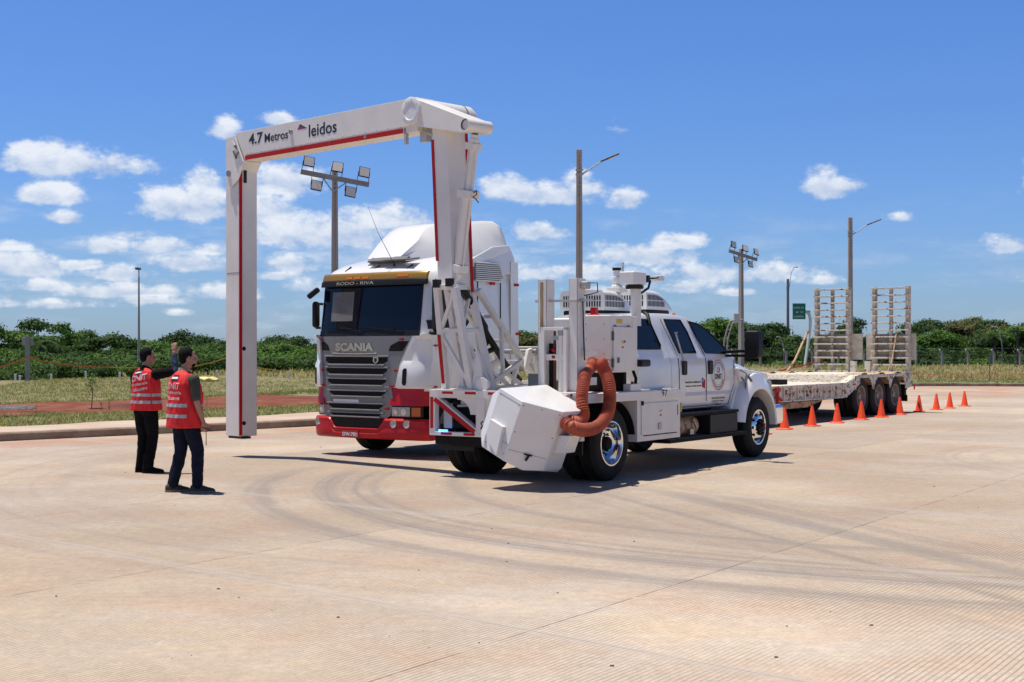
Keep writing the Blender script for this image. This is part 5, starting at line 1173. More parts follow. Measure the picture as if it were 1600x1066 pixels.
# platform deck and side skirt
pf = MB(); pf.box((-.75,0,1.08),(2.02,2.42,1.17)); obj('platform', pf, M['gwhite'], IT, bevel=.008)
sk = MB(); sk.box((-.70,-.018,1.045),(2.11,-.002,1.165)); sko = obj('side_skirt', sk, M['gwhite'], IT, bevel=.004)
sk = MB(); sk.box((2.035,-.002,1.045),(2.11,.3,1.165)); obj('skirt_end', sk, M['gwhite'], sko)
obj('lettering', text_mb('97', FO.Y(1034,619.5,-.0195)-Vector((0,0,.0)), (1,0,0), (0,0,1), .17, .09, .004), M['navy'], sko, recalc=False, smooth=0)
# steel tool box
tb = MB(); tb.box((.70,.0,.475),(1.98,.62,1.075)); tbo = obj('tool_box', tb, M['gwhite'], IT, bevel=.008)
td = MB(); td.box((.80,-.014,.56),(1.90,-.002,1.0)); tdo = obj('tool_box_door', td, M['gwhite'], tbo, bevel=.004)
la = MB(); la.box((1.27,-.03,.62),(1.36,-.014,.71)); obj('latch', la, M['steel'], tdo, bevel=.004)
la = MB(); la.box((.86,-.02,.547),(1.84,-.004,.556)); la.box((1.86,-.02,.80),(1.87,-.006,.95)); la.box((.80,-.02,.97),(.85,-.006,1.03)); obj('gap_line', la, M['dark'], tdo)
st = MB(); st.box((1.30,-.016,.86),(1.33,-.0142,.89)); sto = obj('warning_sticker', st, M['yellow'], tdo); st = MB(); st.box((1.345,-.016,.875),(1.38,-.0142,.89)); st.box((1.32,-.016,.81),(1.38,-.0142,.83)); obj('sticker', st, M['tape'], tdo)
yl = MB(); yl.box((2.0,-.005,.84),(2.02,.05,.97)); obj('yellow_marker', yl, M['yellow'], IT)
# louvred panel behind the wheel + wheel arch
lv = MB()
for k in range(14): lv.box((.40,.26,.50+k*.04),(.70,.28,.515+k*.04))
lv.box((.36,.285,.47),(.70,.29,1.07)); obj('louvre', lv, M['galv'], IT)
ar = MB(); n = 16; a0 = [radians(8+150*k/n) for k in range(n+1)]
for v0 in (.0, 1.86):
    ar.loft([[(.0+.64*cos(a), y, .50+.57*sin(a)) for a in a0] for y in (v0, v0+.56)], caps=False, closed=False)
obj('mudguard', ar, M['dark'], IT)
# rear frame with conspicuity tape
fr = MB(); X0 = -.80; X1 = -.70
fr.box((X0,.0,1.08),(X1,2.42,1.19)); fr.box((X0,.0,.565),(X1,2.42,.62)); fr.box((X0,2.33,.62),(X1,2.42,1.08)); fr.box((X0,1.50,.62),(X1,1.64,1.08)); fr.box((X0,.0,.62),(X1,.09,1.08)); fr.box((X0,.70,.62),(X1,.82,1.08)); fr.bar((X0+.05,2.34,1.08),(X0+.05,1.63,.62),.085,.10,up=(1,0,0))
for yc in (1.98, 1.18):
    n = 20      # rounded cut-out plates
    for s in (-1, 1):
        pl = [(X0+.04,yc+s*.34,1.08),(X0+.04,yc,1.08)]+[(X0+.04, yc+s*(.22*sin(t)), .86+.20*cos(t)) for t in [pi*.5*k/8 for k in range(9)]]+[(X0+.04,yc+s*.34,.86)]
        if s > 0 and yc > 1.5: continue
        fr.prism(pl, (.03,0,0))
fro = obj('rear_frame', fr, M['gwhite'], IT, bevel=.005)
tp = MB(); xo = X0-.004
for k in range(6): tp.box((xo,2.20-k*.38,1.135),(X0,2.02-k*.38,1.17)); tp.box((xo,2.22-k*.38,.577),(X0,2.04-k*.38,.612))
tp.box((xo,2.355,.66),(X0,2.405,1.09)); tp.box((xo,.02,.60),(X0,.06,.80)); tp.bar((xo-.002,2.33,1.06),(xo-.002,1.66,.63),.06,.006,up=(1,0,0)); tpo = obj('reflective_tape', tp, M['tape'], fro)
bl = MB(); bl.box((xo-.025,2.10,.622),(X0,2.25,.648)); obj('blue_strobe', bl, M['blueled'], fro, bevel=.008)
eq = MB(); eq.box((-.66,1.72,.66),(-.3,2.28,1.0)); eq.box((-.64,.9,.66),(-.3,1.45,1.02)); obj('equipment', eq, M['dark'], IT, bevel=.02); eq = MB(); eq.box((-.69,2.12,.66),(-.60,2.26,1.0)); eq.box((-.68,1.75,.98),(-.5,1.98,1.04)); eq.tube([(-.69,1.68,.95),(-.69,1.85,.98),(-.69,2.02,.97)], .02, 8); obj('hydraulic_block', eq, M['galv'], IT, bevel=.01)
eq = MB(); eq.box((-.70,1.28,.72),(-.62,1.36,.95)); obj('extinguisher', eq, M['red'], IT, bevel=.02)
# wheels
for v_, s in ((0,-1),(2.42,1)):
    wheel(IT, (0,v_,.495), (0,s,0), .495, .26, .285, 'rear'); wheel(IT, (0,v_-s*.30,.495), (0,s,0), .495, .26, .285, 'rear')
    wheel(IT, (4.82,v_-s*.04,.485), (0,s,0), .485, .28, .275, 'front')
# cab
def zr(s): 
    T = [(1.05,2.235),(2.0,2.27),(2.6,2.275),(2.95,2.255),(3.25,2.19),(3.5,2.10),(3.75,1.97),(4.0,1.83),(4.2,1.71),(4.3,1.655)]
    for (a, b), (c, d) in zip(T, T[1:]):
        if s <= c: return b+(d-b)*max(0, s-a)/(c-a)
    return T[-1][1]
V0 = .20
def sect(s, v1):
    top = zr(s); k = max(0, min(1, (top-1.62)/.62)); w = lambda z: V0+.02+.20*max(0, z-1.62)/.62
    L_ = [(V0+.10,.83),(V0+.03,.86),(V0-.0,.95),(V0-.015,1.2),(V0-.01,1.45),(V0+.005,1.60),(V0+.02,1.635)]+[(w(1.62+(top-.075-1.62)*t), 1.62+(top-.075-1.62)*t) for t in (.35,.7,1.)]
    e = w(top-.075); L_ += [(e+.03,top-.025),(e+.10,top-.005),(e+.25,top+.006)]
    mid = (V0+v1)/2
    return [(s, v, z) for v, z in L_]+[(s, mid, top+.018)]+[(s, 2*mid-v, z) for v, z in reversed(L_)]
cb = MB(); cb.loft([sect(s, 2.22) for s in (2.06,2.3,2.6,2.95,3.1,3.25,3.4,3.6,3.8,4.0,4.15,4.25)]); cbo = obj('cab', cb, M['cwhite'], IT, smooth=42)
cx = MB(); cx.loft([sect(s, 1.72) for s in (1.06,1.4,1.8,2.08)]); obj('cab_extension', cx, M['cwhite'], IT, smooth=42)
hd = MB(); rg = []
for s, z, w in ((4.18,1.64,.86),(4.4,1.60,.84),(4.7,1.56,.80),(5.1,1.51,.76),(5.4,1.46,.72),(5.62,1.38,.68),(5.70,1.25,.66)):
    rg.append([(s,1.21-w,.85),(s,1.21-w,z-.10),(s,1.21-w+.05,z-.03),(s,1.21-w+.18,z),(s,1.21,z+.035),(s,1.21+w-.18,z),(s,1.21+w-.05,z-.03),(s,1.21+w,z-.10),(s,1.21+w,.85)])
hd.loft(rg); obj('hood', hd, M['cwhite'], IT, smooth=45)
for side in (0, 1):
    f = (lambda p: p) if side == 0 else (lambda p: Vector((p.x, 2.42-p.y, p.z)))
    fd = MB(); n = 18; cx_, cz, R = 4.82, .50, .60
    outer = lambda a: Vector((cx_+ (R+.13)*cos(a), 0, cz+(R+.13)*sin(a)))
    rg = []
    for k in range(n+1):
        a = radians(172-172*k/n-0); ci, si = cos(a), sin(a)
        top = .16+.12*max(0, si)**2
        ri = R; ro = R+top
        rg.append([(cx_+ri*ci, .0, cz+ri*si),(cx_+(ri+.03)*ci, -.015, cz+(ri+.03)*si),(cx_+(ri+.075)*ci, .005, cz+(ri+.075)*si),(cx_+(ro-.03)*ci, .07, cz+(ro-.03)*si),(cx_+ro*ci, .17, cz+ro*si),(cx_+(ro+.03)*ci, .50, cz+(ro+.06)*si),(cx_+ri*ci, .50, cz+ri*si)])
    fd.loft(rg); fo_ = obj('fender', fd.map(f), M['cwhite'], IT, smooth=50)
    # step-shaped rear of the fender + raised hood ledge
    fr_ = MB(); fr_.prism([(4.03,.16,.56),(4.24,.16,.56),(4.25,.16,.75),(4.32,.16,1.0),(4.48,.16,1.20),(4.62,.16,1.30),(4.60,.16,1.42),(4.40,.16,1.46),(4.22,.16,1.47),(4.24,.16,1.15),(4.02,.16,.84)], (0,.40,0)); obj('fender_panel', fr_.map(f), M['cwhite'], IT, bevel=.03, seg=3)
    lg = MB(); lg.prism([(4.18,.10,1.455),(5.42,.14,1.35),(5.50,.16,1.20),(4.9,.15,1.22),(4.55,.12,1.25),(4.28,.10,1.22)], (0,.42,0)); obj('hood_ledge', lg.map(f), M['cwhite'], IT, bevel=.035, seg=3)
gr = MB(); gr.box((5.62,.62,.86),(5.72,1.8,1.30)); obj('grille', gr, M['chrome'], IT, bevel=.02)
hl = MB(); hl.box((5.42,.14,1.0),(5.6,.5,1.22)); hl.box((5.42,1.92,1.0),(5.6,2.28,1.22)); obj('headlight', hl, M['lamp'], IT, bevel=.03)
bp = MB(); bp.box((5.46,.02,.50),(5.82,2.40,.82)); obj('front_bumper', bp, M['chrome'], IT, bevel=.06)
mk_ = MB(); mk_.ell((4.46,.0,1.235), (.025,.015,.018), 10, 6); obj('side_marker', mk_, M['amber'], IT)
ml = MB()
for v in (.62, 1.21, 1.8): ml.ell((2.95,v,2.275), (.06,.035,.025), 10, 6)
obj('roof_marker', ml, M['amber'], IT)
tubs = MB(); tubs.tube([(4.30,.10,1.30),(4.36,.06,1.20),(4.34,.06,1.05)], .012, 8); tubs.tube([(4.24,.12,1.42),(4.30,.02,1.36),(4.24,.02,1.22)], .010, 8); tubs.tube([(4.30,.0,1.34),(4.42,-.01,1.24)], .02, 8); obj('hood_latch', tubs, M['grey'], IT)
# glass
def wv(z): return V0+.02+.20*max(0, z-1.62)/.62-.006
def pane(name, pts, m='glass', par=None, off=0, th=.02):
    mb = MB(); mb.prism([(s, wv(z)-off, z) for s, z in pts], (0, th, 0)); return obj(name, mb, M[m], par or IT, bevel=.0)
def win(pts):
    w = pane('window', pts); c = sum((Vector(p) for p in pts), Vector((0,0)))/len(pts)
    q = MB(); P_ = [Vector((p[0], wv(p[1])-.004, p[1])) for p in pts]
    q.tube(P_+[P_[0]], .010, 6); obj('window_seal', q, M['black'], w); return w
win([(1.16,1.745),(1.84,1.745),(1.88,1.80),(1.76,2.14),(1.68,2.17),(1.16,2.17)])
win([(2.40,1.685),(2.95,1.685),(2.86,2.0),(2.74,2.18),(2.22,2.18),(2.30,1.95)])
win([(3.28,1.685),(3.94,1.67),(4.10,1.70),(3.95,1.80),(3.72,1.94),(3.50,2.06),(3.30,2.13),(3.02,2.165),(3.10,1.98)])
wsn = MB(); ws_ = []
for s in (3.32,3.5,3.75,4.0,4.18): ws_.append([(s, v, zr(s)+.02-.03*((v-1.21)/.75)**2) for v in [.50+1.42*j/10 for j in range(11)]])
wsn.loft(ws_, caps=False, closed=False); obj('windscreen', wsn, M['glass'], IT)
# doors: seams, handles, lettering
sm = MB()
for s0, s1 in ((2.20,2.31),(3.19,3.21)):
    sm.bar((s1,V0-.017,.95),(s1,V0-.017,1.45),.008,.006,up=(0,1,0)); sm.bar((s1,V0-.014,1.45),(s1,V0+.003,1.62),.008,.006,up=(0,1,0)); sm.bar((s1,V0+.012,1.64),(s0-.10 if s0 < 3 else s0-.22,wv(2.16),2.18),.008,.006,up=(0,1,0))
sm.bar((4.20,V0-.012,1.58),(4.20,V0-.014,1.2),.008,.006,up=(0,1,0)); sm.bar((4.20,V0-.016,1.2),(4.0,V0+.0,.88),.008,.006,up=(0,1,0)); sm.bar((2.31,V0+.006,.885),(4.02,V0+.006,.885),.008,.006,up=(0,1,0)); obj('door_seam', sm, M['dark'], cbo)
dh = MB()
for a in (2.40, 3.27): dh.box((a,V0-.04,1.36),(a+.14,V0-.005,1.57))
obj('door_handle', dh, M['black'], cbo, bevel=.03)
cr_ = MB(); cr_.box((2.1,V0-.017,1.045),(4.10,V0-.012,1.095)); obj('blue_trim', cr_, mat('pale_blue_trim', (.42,.45,.60), .3, coat=.5), cbo)
FT = lambda b_, s, z, w, h, bo=.0: text_mb(b_, (s, V0-.0185, z), (1,0,0), (0,0,1), w, h, bo, thick=.002)
dc = MB(); dc.merge(FT('DONACION DEL GOBIERNO DE LA', 2.50, 1.235, .52, .026)); dc.merge(FT('REPUBLICA DE CHINA (TAIWAN)', 2.52, 1.175, .50, .026)); dc.merge(FT('USO OFICIAL EXCLUSIVO', 3.40, .975, .46, .026)); dc.merge(FT('VEHICULO OFICIAL', 3.42, .93, .40, .024)); dc.merge(FT('DNIT-97', 3.50, .89, .22, .024)); obj('lettering', dc, M['navy'], cbo, recalc=False, smooth=0)
fl = MB(); fl.add([(3.06,V0-.019,1.17),(3.165,V0-.019,1.145),(3.165,V0-.019,1.275),(3.06,V0-.019,1.30)], [(0,1,2,3)]); fl.v += [v+Vector((0,.003,0)) for v in fl.v[:4]]; obj('flag', fl, M['tape'], cbo, smooth=0); fl = MB(); fl.add([(3.058,V0-.0205,1.235),(3.105,V0-.0205,1.225),(3.105,V0-.0205,1.302),(3.058,V0-.0205,1.31)], [(0,1,2,3)]); fl.mi = 0; obj('flag_canton', fl, mat('flag_blue', (.03,.06,.35), .5), cbo, smooth=0)
fl = MB(); fl.lathe([(.014,0),(.0005,.0005)], (3.081,V0-.0212,1.268), (0,-1,0), 12); obj('flag_sun', fl, M['wtxt'], cbo)
C_ = (3.63, 1.345)
def ring(r0, r1, x=0, z=0, y=V0-.0185, a0=0, a1=2*pi, n=48, sx=1.):
    mb = MB(); mb.loft([[(C_[0]+x+sx*r*cos(a0+(a1-a0)*k/n), y-.0005*i, C_[1]+z+r*sin(a0+(a1-a0)*k/n)) for k in range(n+1)] for i, r in enumerate((r0, r1))], caps=False, closed=False); return mb
lo = obj('emblem_ring', ring(.222,.234), M['tape'], cbo)
mb = ring(.150,.155); mb.merge(ring(.028,.045, 0, .075, a0=-1.2, a1=1.6)); obj('emblem_inner_ring', mb, M['navy'], cbo); obj('emblem_flame', ring(.032,.046, 0, .075, a0=1.7, a1=4.9), M['tape'], cbo)
obj('lettering', text_mb('DNIT', (C_[0]-.115, V0-.0185, C_[1]-.065), (1,0,0), (0,0,1), .23, .082, .012), M['navy'], cbo, recalc=False, smooth=0)
mb = MB()
for k in range(26):   # small caption words round the seal
    a = radians(205+130*k/25); r = .19; mb.bar((C_[0]+r*cos(a)-.008,V0-.019,C_[1]+r*sin(a)),(C_[0]+r*cos(a)+.006,V0-.019,C_[1]+r*sin(a)),.001,.016)
    a = radians(25+130*k/25); mb.bar((C_[0]+r*cos(a)-.008,V0-.019,C_[1]+r*sin(a)),(C_[0]+r*cos(a)+.006,V0-.019,C_[1]+r*sin(a)),.001,.016)
obj('emblem_caption', mb, M['grey'], cbo)
gb = MB(); gb.tube([(2.12,.12,1.98),(2.11,.15,2.0),(2.27,.10,1.60),(2.30,.15,1.56)], .014, 8); obj('grab_handle', gb, M['steel'], cbo)
an = MB(); an.tube([(1.72,.36,2.10),(1.76,.42,2.24),(1.82,.5,2.27)], .03, 10); obj('roof_strap', an, M['black'], cbo)
# steps and tank under the cab
sp_ = MB(); sp_.box((1.98,.02,.76),(4.03,.30,.80)); sp_.box((1.62,-.02,.40),(4.25,.26,.45)); sp_.bar((1.95,.05,.42),(1.95,.05,.78),.05); obj('running_board', sp_, M['dark'], IT, bevel=.006)
tr_ = MB()
for k in range(40): tr_.box((2.0+k*.05,.012,.802),(2.02+k*.05,.29,.808))
for k in range(50): tr_.box((1.64+k*.052,-.015,.451),(1.66+k*.052,.25,.457))
obj('step_tread', tr_, M['grey'], IT)
bx = MB(); bx.box((3.05,.04,.46),(4.02,.60,.755)); obj('battery_box', bx, M['black'], IT, bevel=.01)
tk = MB(); tk.lathe([(.001,0),(.15,.0),(.16,.03),(.16,.75),(.15,.78),(.001,.78)], (2.1,.30,.60), (1,0,0), 24); obj('air_tank', tk, M['strut'], IT); tk = MB(); tk.tube([(2.5,.06,.72),(2.62,.06,.58)], .018, 8); tk.box((2.5,.1,.48),(2.62,.2,.56)); obj('drain_valve', tk, M['steel'], IT)
# mirrors
mr_ = MB(); mr_.bar((3.98,.22,1.70),(4.0,-.18,1.72),.10,.05); mr_.bar((3.98,.22,1.64),(4.0,-.18,1.64),.08,.04); mro = obj('mirror_arm', mr_, M['black'], IT, bevel=.01)
mm = MB(); mm.loft([[(3.88+x*k,-.28+y*k,z) for x, y in ((-.06,-.12),(.10,-.13),(.12,.12),(-.06,.12))] for z, k in ((1.60,.7),(1.63,1),(1.99,1),(2.03,.8))]); obj('mirror', mm, M['black'], mro, bevel=.03)
mm = MB(); mm.loft([[(3.98+x*k,2.70+y*k,z) for x, y in ((-.06,-.12),(.08,-.12),(.08,.12),(-.06,.12))] for z, k in ((1.60,.7),(1.63,1),(1.99,1),(2.03,.8))]); mm.bar((4.0,2.25,1.70),(4.0,2.6,1.72),.10,.05); obj('mirror', mm, M['black'], mro, bevel=.03)
mm = MB(); mm.box((3.30,-.03,1.13),(3.72,-.01,1.15)); # slim side lamp
# air conditioners on the roof
def aircon(s0, s1, v0, v1, z0, z1):
    b_ = MB(); b_.box((s0+.02,v0+.04,z0-.09),(s1+.0,v1-.04,z0)); base = obj('air_conditioner_base', b_, M['black'], IT, bevel=.02)
    sh = MB(); rg = []
    for t in [i/12 for i in range(13)]:
        s = s0+(s1-s0)*t; zt = z1-(z1-z0-.07)*max(0, (t-.25)/.75)**2.2; rg.append([(s,v0,z0),(s,v0,zt-.05),(s,v0+.04,zt),(s,(v0+v1)/2,zt+.012),(s,v1-.04,zt),(s,v1,zt-.05),(s,v1,z0)])
    sh.loft(rg); o_ = obj('air_conditioner', sh, M['white'], IT, smooth=50)
    sl = MB(); n = 15
    for k in range(n):
        v = v0+.07+(v1-v0-.14)*k/(n-1)
        for a, b in ((z0+.05,z0+.13),(z0+.145,z1-.075)): sl.box((s0-.003,v-.011,a),(s0+.004,v+.011,b))
    for k in range(13):
        t = .06+.62*k/12; s = s0+(s1-s0)*t; zt = z1-(z1-z0-.07)*max(0, (t-.25)/.75)**2.2-.07
        for a, b in ((z0+.05,min(zt,z0+.13)),(z0+.145,zt)):
            if b-a > .02: sl.box((s-.012,v0-.003,a),(s+.012,v0+.004,b))
    obj('vent_slot', sl, M['black'], o_)
aircon(1.14, 1.98, .78, 1.52, 2.30, 2.585); aircon(2.40, 3.22, .78, 1.52, 2.34, 2.63)
# PTZ camera mast, dome camera, small camera arm
v_ = .4; m_ = MB(); m_.box((1.33,.36,1.40),(1.47,.46,2.62)); obj('camera_mast', m_, M['gwhite'], IT, bevel=.006)
m_ = MB(); m_.box((1.15,.30,2.66),(1.52,.54,2.84)); cm_ = obj('camera_housing', m_, M['white'], IT, bevel=.02)
m_ = MB(); m_.lathe([(.001,0),(.12,0),(.13,.02),(.13,.05),(.08,.06)], (1.38,.42,2.60), (0,0,1), 28); m_.box((1.55,.30,2.70),(1.62,.40,2.80)); m_.tube([(1.60,.34,2.77),(1.68,.33,2.72),(1.66,.35,2.62),(1.52,.40,2.54)], .018, 8); m_.tube([(1.62,.36,2.76),(1.80,.36,2.76),(2.0,.36,2.79)], .010, 6); obj('cable', m_, M['black'], cm_)
m_ = MB(); m_.box((1.60,.38,2.755),(2.0,.42,2.79)); m_.box((1.98,.32,2.74),(2.10,.46,2.815)); obj('camera_arm', m_, M['gwhite'], cm_, bevel=.006)
m_ = MB(); m_.box((1.55,.76,2.57),(1.78,.98,2.64)); m_.lathe([(.001,0),(.085,0),(.08,.03),(.055,.05),(.072,.10),(.065,.16),(.001,.18)], (1.66,.87,2.64), (0,0,1), 24); m_.tube([(1.66,.87,2.80),(1.66,.87,2.90)], .05, 16); m_.tube([(1.80,.85,2.78),(1.80,.85,3.02)], .022, 10); m_.tube([(1.72,.87,2.30),(1.72,.87,2.60)], .04, 10); dm = obj('dome_camera', m_, M['white'], IT, bevel=.004)
m_ = MB(); m_.tube([(1.66,.87,2.89),(1.66,.87,2.93)], .065, 18); obj('camera_cap', m_, M['black'], dm)
# control cabinet with hose outlets
cb_ = MB(); cb_.box((.14,.10,1.60),(.46,.56,2.20)); cbt = obj('control_cabinet', cb_, M['gwhite'], IT, bevel=.012)
c2 = MB(); c2.box((.46,.105,1.43),(.74,.56,2.205)); c2.box((.14,.105,1.43),(.46,.56,1.597)); c2.box((.76,.11,1.45),(.90,.5,2.20)); obj('cabinet_side', c2, M['gwhite'], IT, bevel=.008)
c2.v = []; c2 = MB(); c2.box((.19,.075,1.45),(.73,.10,2.045)); cd = obj('cabinet_door', c2, M['gwhite'], cbt, bevel=.006)
c2 = MB(); c2.box((.165,.07,1.50),(.19,.10,1.62)); c2.box((.165,.07,1.86),(.19,.10,1.98)); c2.box((.28,.06,1.56),(.32,.075,1.63)); c2.tube([(.25,.09,2.045),(.25,.09,2.065)], .02, 8); c2.tube([(.62,.09,2.045),(.62,.09,2.065)], .02, 8); obj('hinge', c2, M['grey'], cd)
c2 = MB(); c2.box((.40,.071,1.82),(.44,.0745,1.86)); c2.box((.30,.097,2.09),(.46,.0995,2.15)); obj('yellow_label', c2, M['yellow'], cd); c2 = MB(); c2.box((.455,.071,1.83),(.50,.0745,1.86)); c2.box((.40,.071,1.76),(.45,.0745,1.78)); obj('red_label', c2, M['tape'], cd)
c2 = MB()
for y in (.20,.48):
    for z in (1.68,1.88,2.08): c2.lathe([(.008,0),(.001,.004)], (.139,y,z), (-1,0,0), 8)
obj('rivet', c2, M['grey'], cbt)
c2 = MB(); c2.box((.18,.36,2.215),(.26,.44,2.31)); c2.box((.16,.33,2.20),(.29,.47,2.215)); obj('red_beacon', c2, M['red'], cbt, bevel=.01)
c2 = MB(); c2.box((.2,.16,1.17),(.30,.5,1.43)); c2.box((.60,.16,1.17),(.68,.5,1.43)); c2.tube([(.82,.14,1.46),(.84,.10,1.34),(.84,.12,1.17)], .022, 8); obj('cabinet_bracket', c2, M['dark'], IT)
c2 = MB(); c2.box((.92,.05,1.50),(1.20,.16,1.60)); obj('side_camera', c2, M['black'], IT, bevel=.03)
c2 = MB(); c2.box((.55,.02,1.17),(.85,.14,1.27)); c2.box((.9,.1,1.17),(1.9,.2,1.19)); obj('deck_fitting', c2, M['gwhite'], IT, bevel=.01); c2 = MB(); c2.tube([(.70,.08,1.27),(.70,.08,1.30)], .02, 8); obj('red_button', c2, M['tape'], IT)
# deck clutter seen between the rails
c2 = MB(); c2.box((.1,.75,1.17),(.8,1.3,1.32)); c2.tube([(-.3,1.0,1.25),(.6,1.0,1.25)], .06, 12); c2.box((-.35,.85,1.17),(-.1,1.1,1.42)); obj('hydraulic_pump', c2, M['grey'], IT, bevel=.01)
c2 = MB(); c2.box((.95,.75,1.17),(1.05,1.72,2.19)); obj('cab_back_panel', c2, M['gwhite'], IT, bevel=.03)
# lifting rails that carry the scanner box
rl = MB()
for v0, v1 in ((.605,.735),(.13,.26)):
    rl.box((-.66,v0,1.17),(-.645,v1,2.66)); rl.box((-.66,v1-.012,1.17),(-.46,v1,2.66)); rl.box((-.66,v0,1.17),(-.46,v0+.012,2.66)); rl.box((-.60,v0+.02,1.17),(-.585,v1-.02,2.66))
rlo = obj('lifting_rail', rl, M['gwhite'], IT, bevel=.003)
rs = MB(); rs.box((-.665,.655,1.95),(-.661,.70,2.62)); rs.box((-.61,.16,1.2),(-.6,.23,2.6)); obj('rust_streak', rs, mat('rust_stain', (.42,.33,.20), .8, scale=6, col2=(.24,.16,.08), thr=(.4,.6), stretch=(1,1,.3)), rlo)
cr2 = MB(); cr2.box((-.60,-.06,2.36),(-.56,.82,2.39)); cr2.box((-.70,.12,2.35),(-.5,.27,2.38)); obj('top_crossbar', cr2, M['galv'], rlo)
ca = MB(); ca.box((-.72,.60,1.10),(-.66,.66,2.03)); ca.box((-.72,.26,1.10),(-.66,.31,2.03)); ca.box((-.72,.26,1.99),(-.66,.66,2.03)); ca.box((-.68,.33,1.60),(-.60,.60,1.68)); ca.box((-.9,.15,1.05),(-.66,.7,1.17)); ca.box((-.55,-.02,1.66),(-.42,.14,1.73)); ca.box((-.58,-.02,1.28),(-.42,.10,1.38)); obj('lift_carriage', ca, M['gwhite'], IT, bevel=.004)
cy = MB(); cy.tube([(-.64,.38,1.17),(-.64,.38,1.93)], .045, 16); cyo = obj('lift_cylinder', cy, M['gwhite'], IT); cy = MB(); cy.tube([(-.64,.38,1.92),(-.64,.38,2.0)], .052, 16); cy.box((-.67,.40,1.86),(-.6,.5,1.92)); obj('cylinder_head', cy, M['steel'], cyo)
ch_ = MB(); ch_.tube([(-.62,.50,1.17),(-.62,.50,1.98)], .018, 8); obj('lift_chain', ch_, mat('rusty_chain', (.10,.03,.02), .8), IT)
dd_ = MB(); dd_.box((-.60,.52,1.17),(-.55,.60,1.82)); obj('guide_channel', dd_, M['dark'], IT); c2 = MB(); c2.tube([(-.68,.46,1.72),(-.68,.5,1.74)], .02, 8); c2.tube([(-.68,.46,1.64),(-.68,.5,1.64)], .02, 8); obj('red_cap', c2, M['tape'], IT)
wk = MB(); wk.box((-.60,.02,2.52),(-.50,.12,2.62)); wl = obj('work_lamp', wk, M['galv'], rlo, bevel=.02); wk = MB()
for i in range(2):
    for j in range(2): wk.lathe([(.020,0),(.001,.004)], (-.601,.045+i*.05,2.545+j*.05), (-1,0,0), 10)
obj('lamp_lens', wk, M['lamp'], wl); wk = MB(); wk.tube([(-.52,.02,2.60),(-.5,-.07,2.60),(-.5,-.08,2.48),(-.53,.02,2.45),(-.54,.10,2.44)], .008, 6); wk.tube([(-.56,.11,2.4),(-.56,.10,2.0),(-.55,.09,1.6)], .010, 6); obj('cable', wk, M['black'], rlo)
# ------------------------------------------------------------------ faceted scanner box
dz = .985
ST_ = dict(A=(-1.75,.585,1.26), F=(-1.86,.18,1.105), E=(-1.54,-.20,.975), D=(-1.12,-.20,.975), C=(-.90,-.06,1.045), B=(-.80,.505,1.285))
AXD = Vector((.02,.30,-.735))
top = {k: Vector(v) for k, v in ST_.items()}; bot = {k: v+AXD for k, v in top.items()}
pts = list(top.values())+list(bot.values())
pts += [(bot['F']+bot['E'])/2+Vector((0,.02,-.055)), top['A']+Vector((.10,.19,-.08)), bot['A']+Vector((.08,.07,.16)), top['B']+Vector((0,.25,-.12)), bot['B']+Vector((0,.10,.16)), bot['D']+Vector((0,.06,-.05))]
bm = bmesh.new(); [bm.verts.new(p) for p in pts]; bmesh.ops.convex_hull(bm, input=bm.verts)
bmesh.ops.dissolve_limit(bm, angle_limit=radians(4), verts=bm.verts, edges=bm.edges)
me = bpy.data.meshes.new('scanner_box'); bm.to_mesh(me); bm.free(); me.materials.append(M['white']); sb = bpy.data.objects.new('scanner_box', me); SCN.collection.objects.link(sb); sb.parent = IT
b_ = sb.modifiers.new('bevel', 'BEVEL'); b_.width = .008; b_.segments = 2; b_.limit_method = 'ANGLE'
nF = (top['E']-top['F']).cross(bot['F']-top['F']).normalized()
if nF.x > 0: nF = -nF
nL = (top['F']-top['A']).cross(bot['A']-top['A']).normalized()
if nL.x > 0: nL = -nL
fp = lambda u, w, n=0: top['F']+(top['E']-top['F'])*u+AXD*w+nF*n
lp = lambda u, w, n=0: top['A']+(top['F']-top['A'])*u+AXD*w+nL*n
q = MB(); q.bar(fp(.02,.80,.002), fp(.97,.80,.002), .004, .004); q.bar(lp(1.0-.30,.73,.002), lp(1.,.73,.002), .003,.003); obj('seam_line', q, M['grey'], sb)
q = MB()
for u, w in ((.05,.06),(.05,.5),(.95,.06),(.95,.45),(.5,.05)): q.lathe([(.009,0),(.001,.005)], fp(u, w, .001), nF, 8)
for u, w in ((.1,.08),(.9,.08),(.9,.9),(.1,.9)): q.lathe([(.009,0),(.001,.005)], lp(u, w, .001), nL, 8)
q.bar(lp(.02,.07,.001), lp(.98,.07,.001), .003, .003); obj('rivet', q, M['grey'], sb)
q = MB(); q.bar(fp(.54,.80,.03), fp(.50,.90,.03), .022, .03); q.bar(fp(.42,.805,.02), fp(.62,.80,.02), .014, .02); obj('latch_handle', q, M['black'], sb, bevel=.004)
q = MB(); c0 = lp(.10,.50,0); e1 = (top['F']-top['A']).normalized(); q.prism([c0+nL*-.02, c0+e1*.26+nL*-.02, c0+e1*.26+Vector((0,.10,-.36))+nL*-.02, c0+Vector((0,.06,-.24))+nL*-.02], nL*.07); obj('side_housing', q, M['white'], sb, bevel=.006)
q = MB(); g0 = (top['E']+top['D'])/2+AXD*.40; nR = Vector((0,-1,0)); ed = (top['D']-top['E']).normalized(); q.prism([g0-ed*.13, g0+ed*.13, g0+ed*.13+AXD*.30, g0-ed*.13+AXD*.30], nR*.16); obj('end_housing', q, M['white'], sb, bevel=.006)
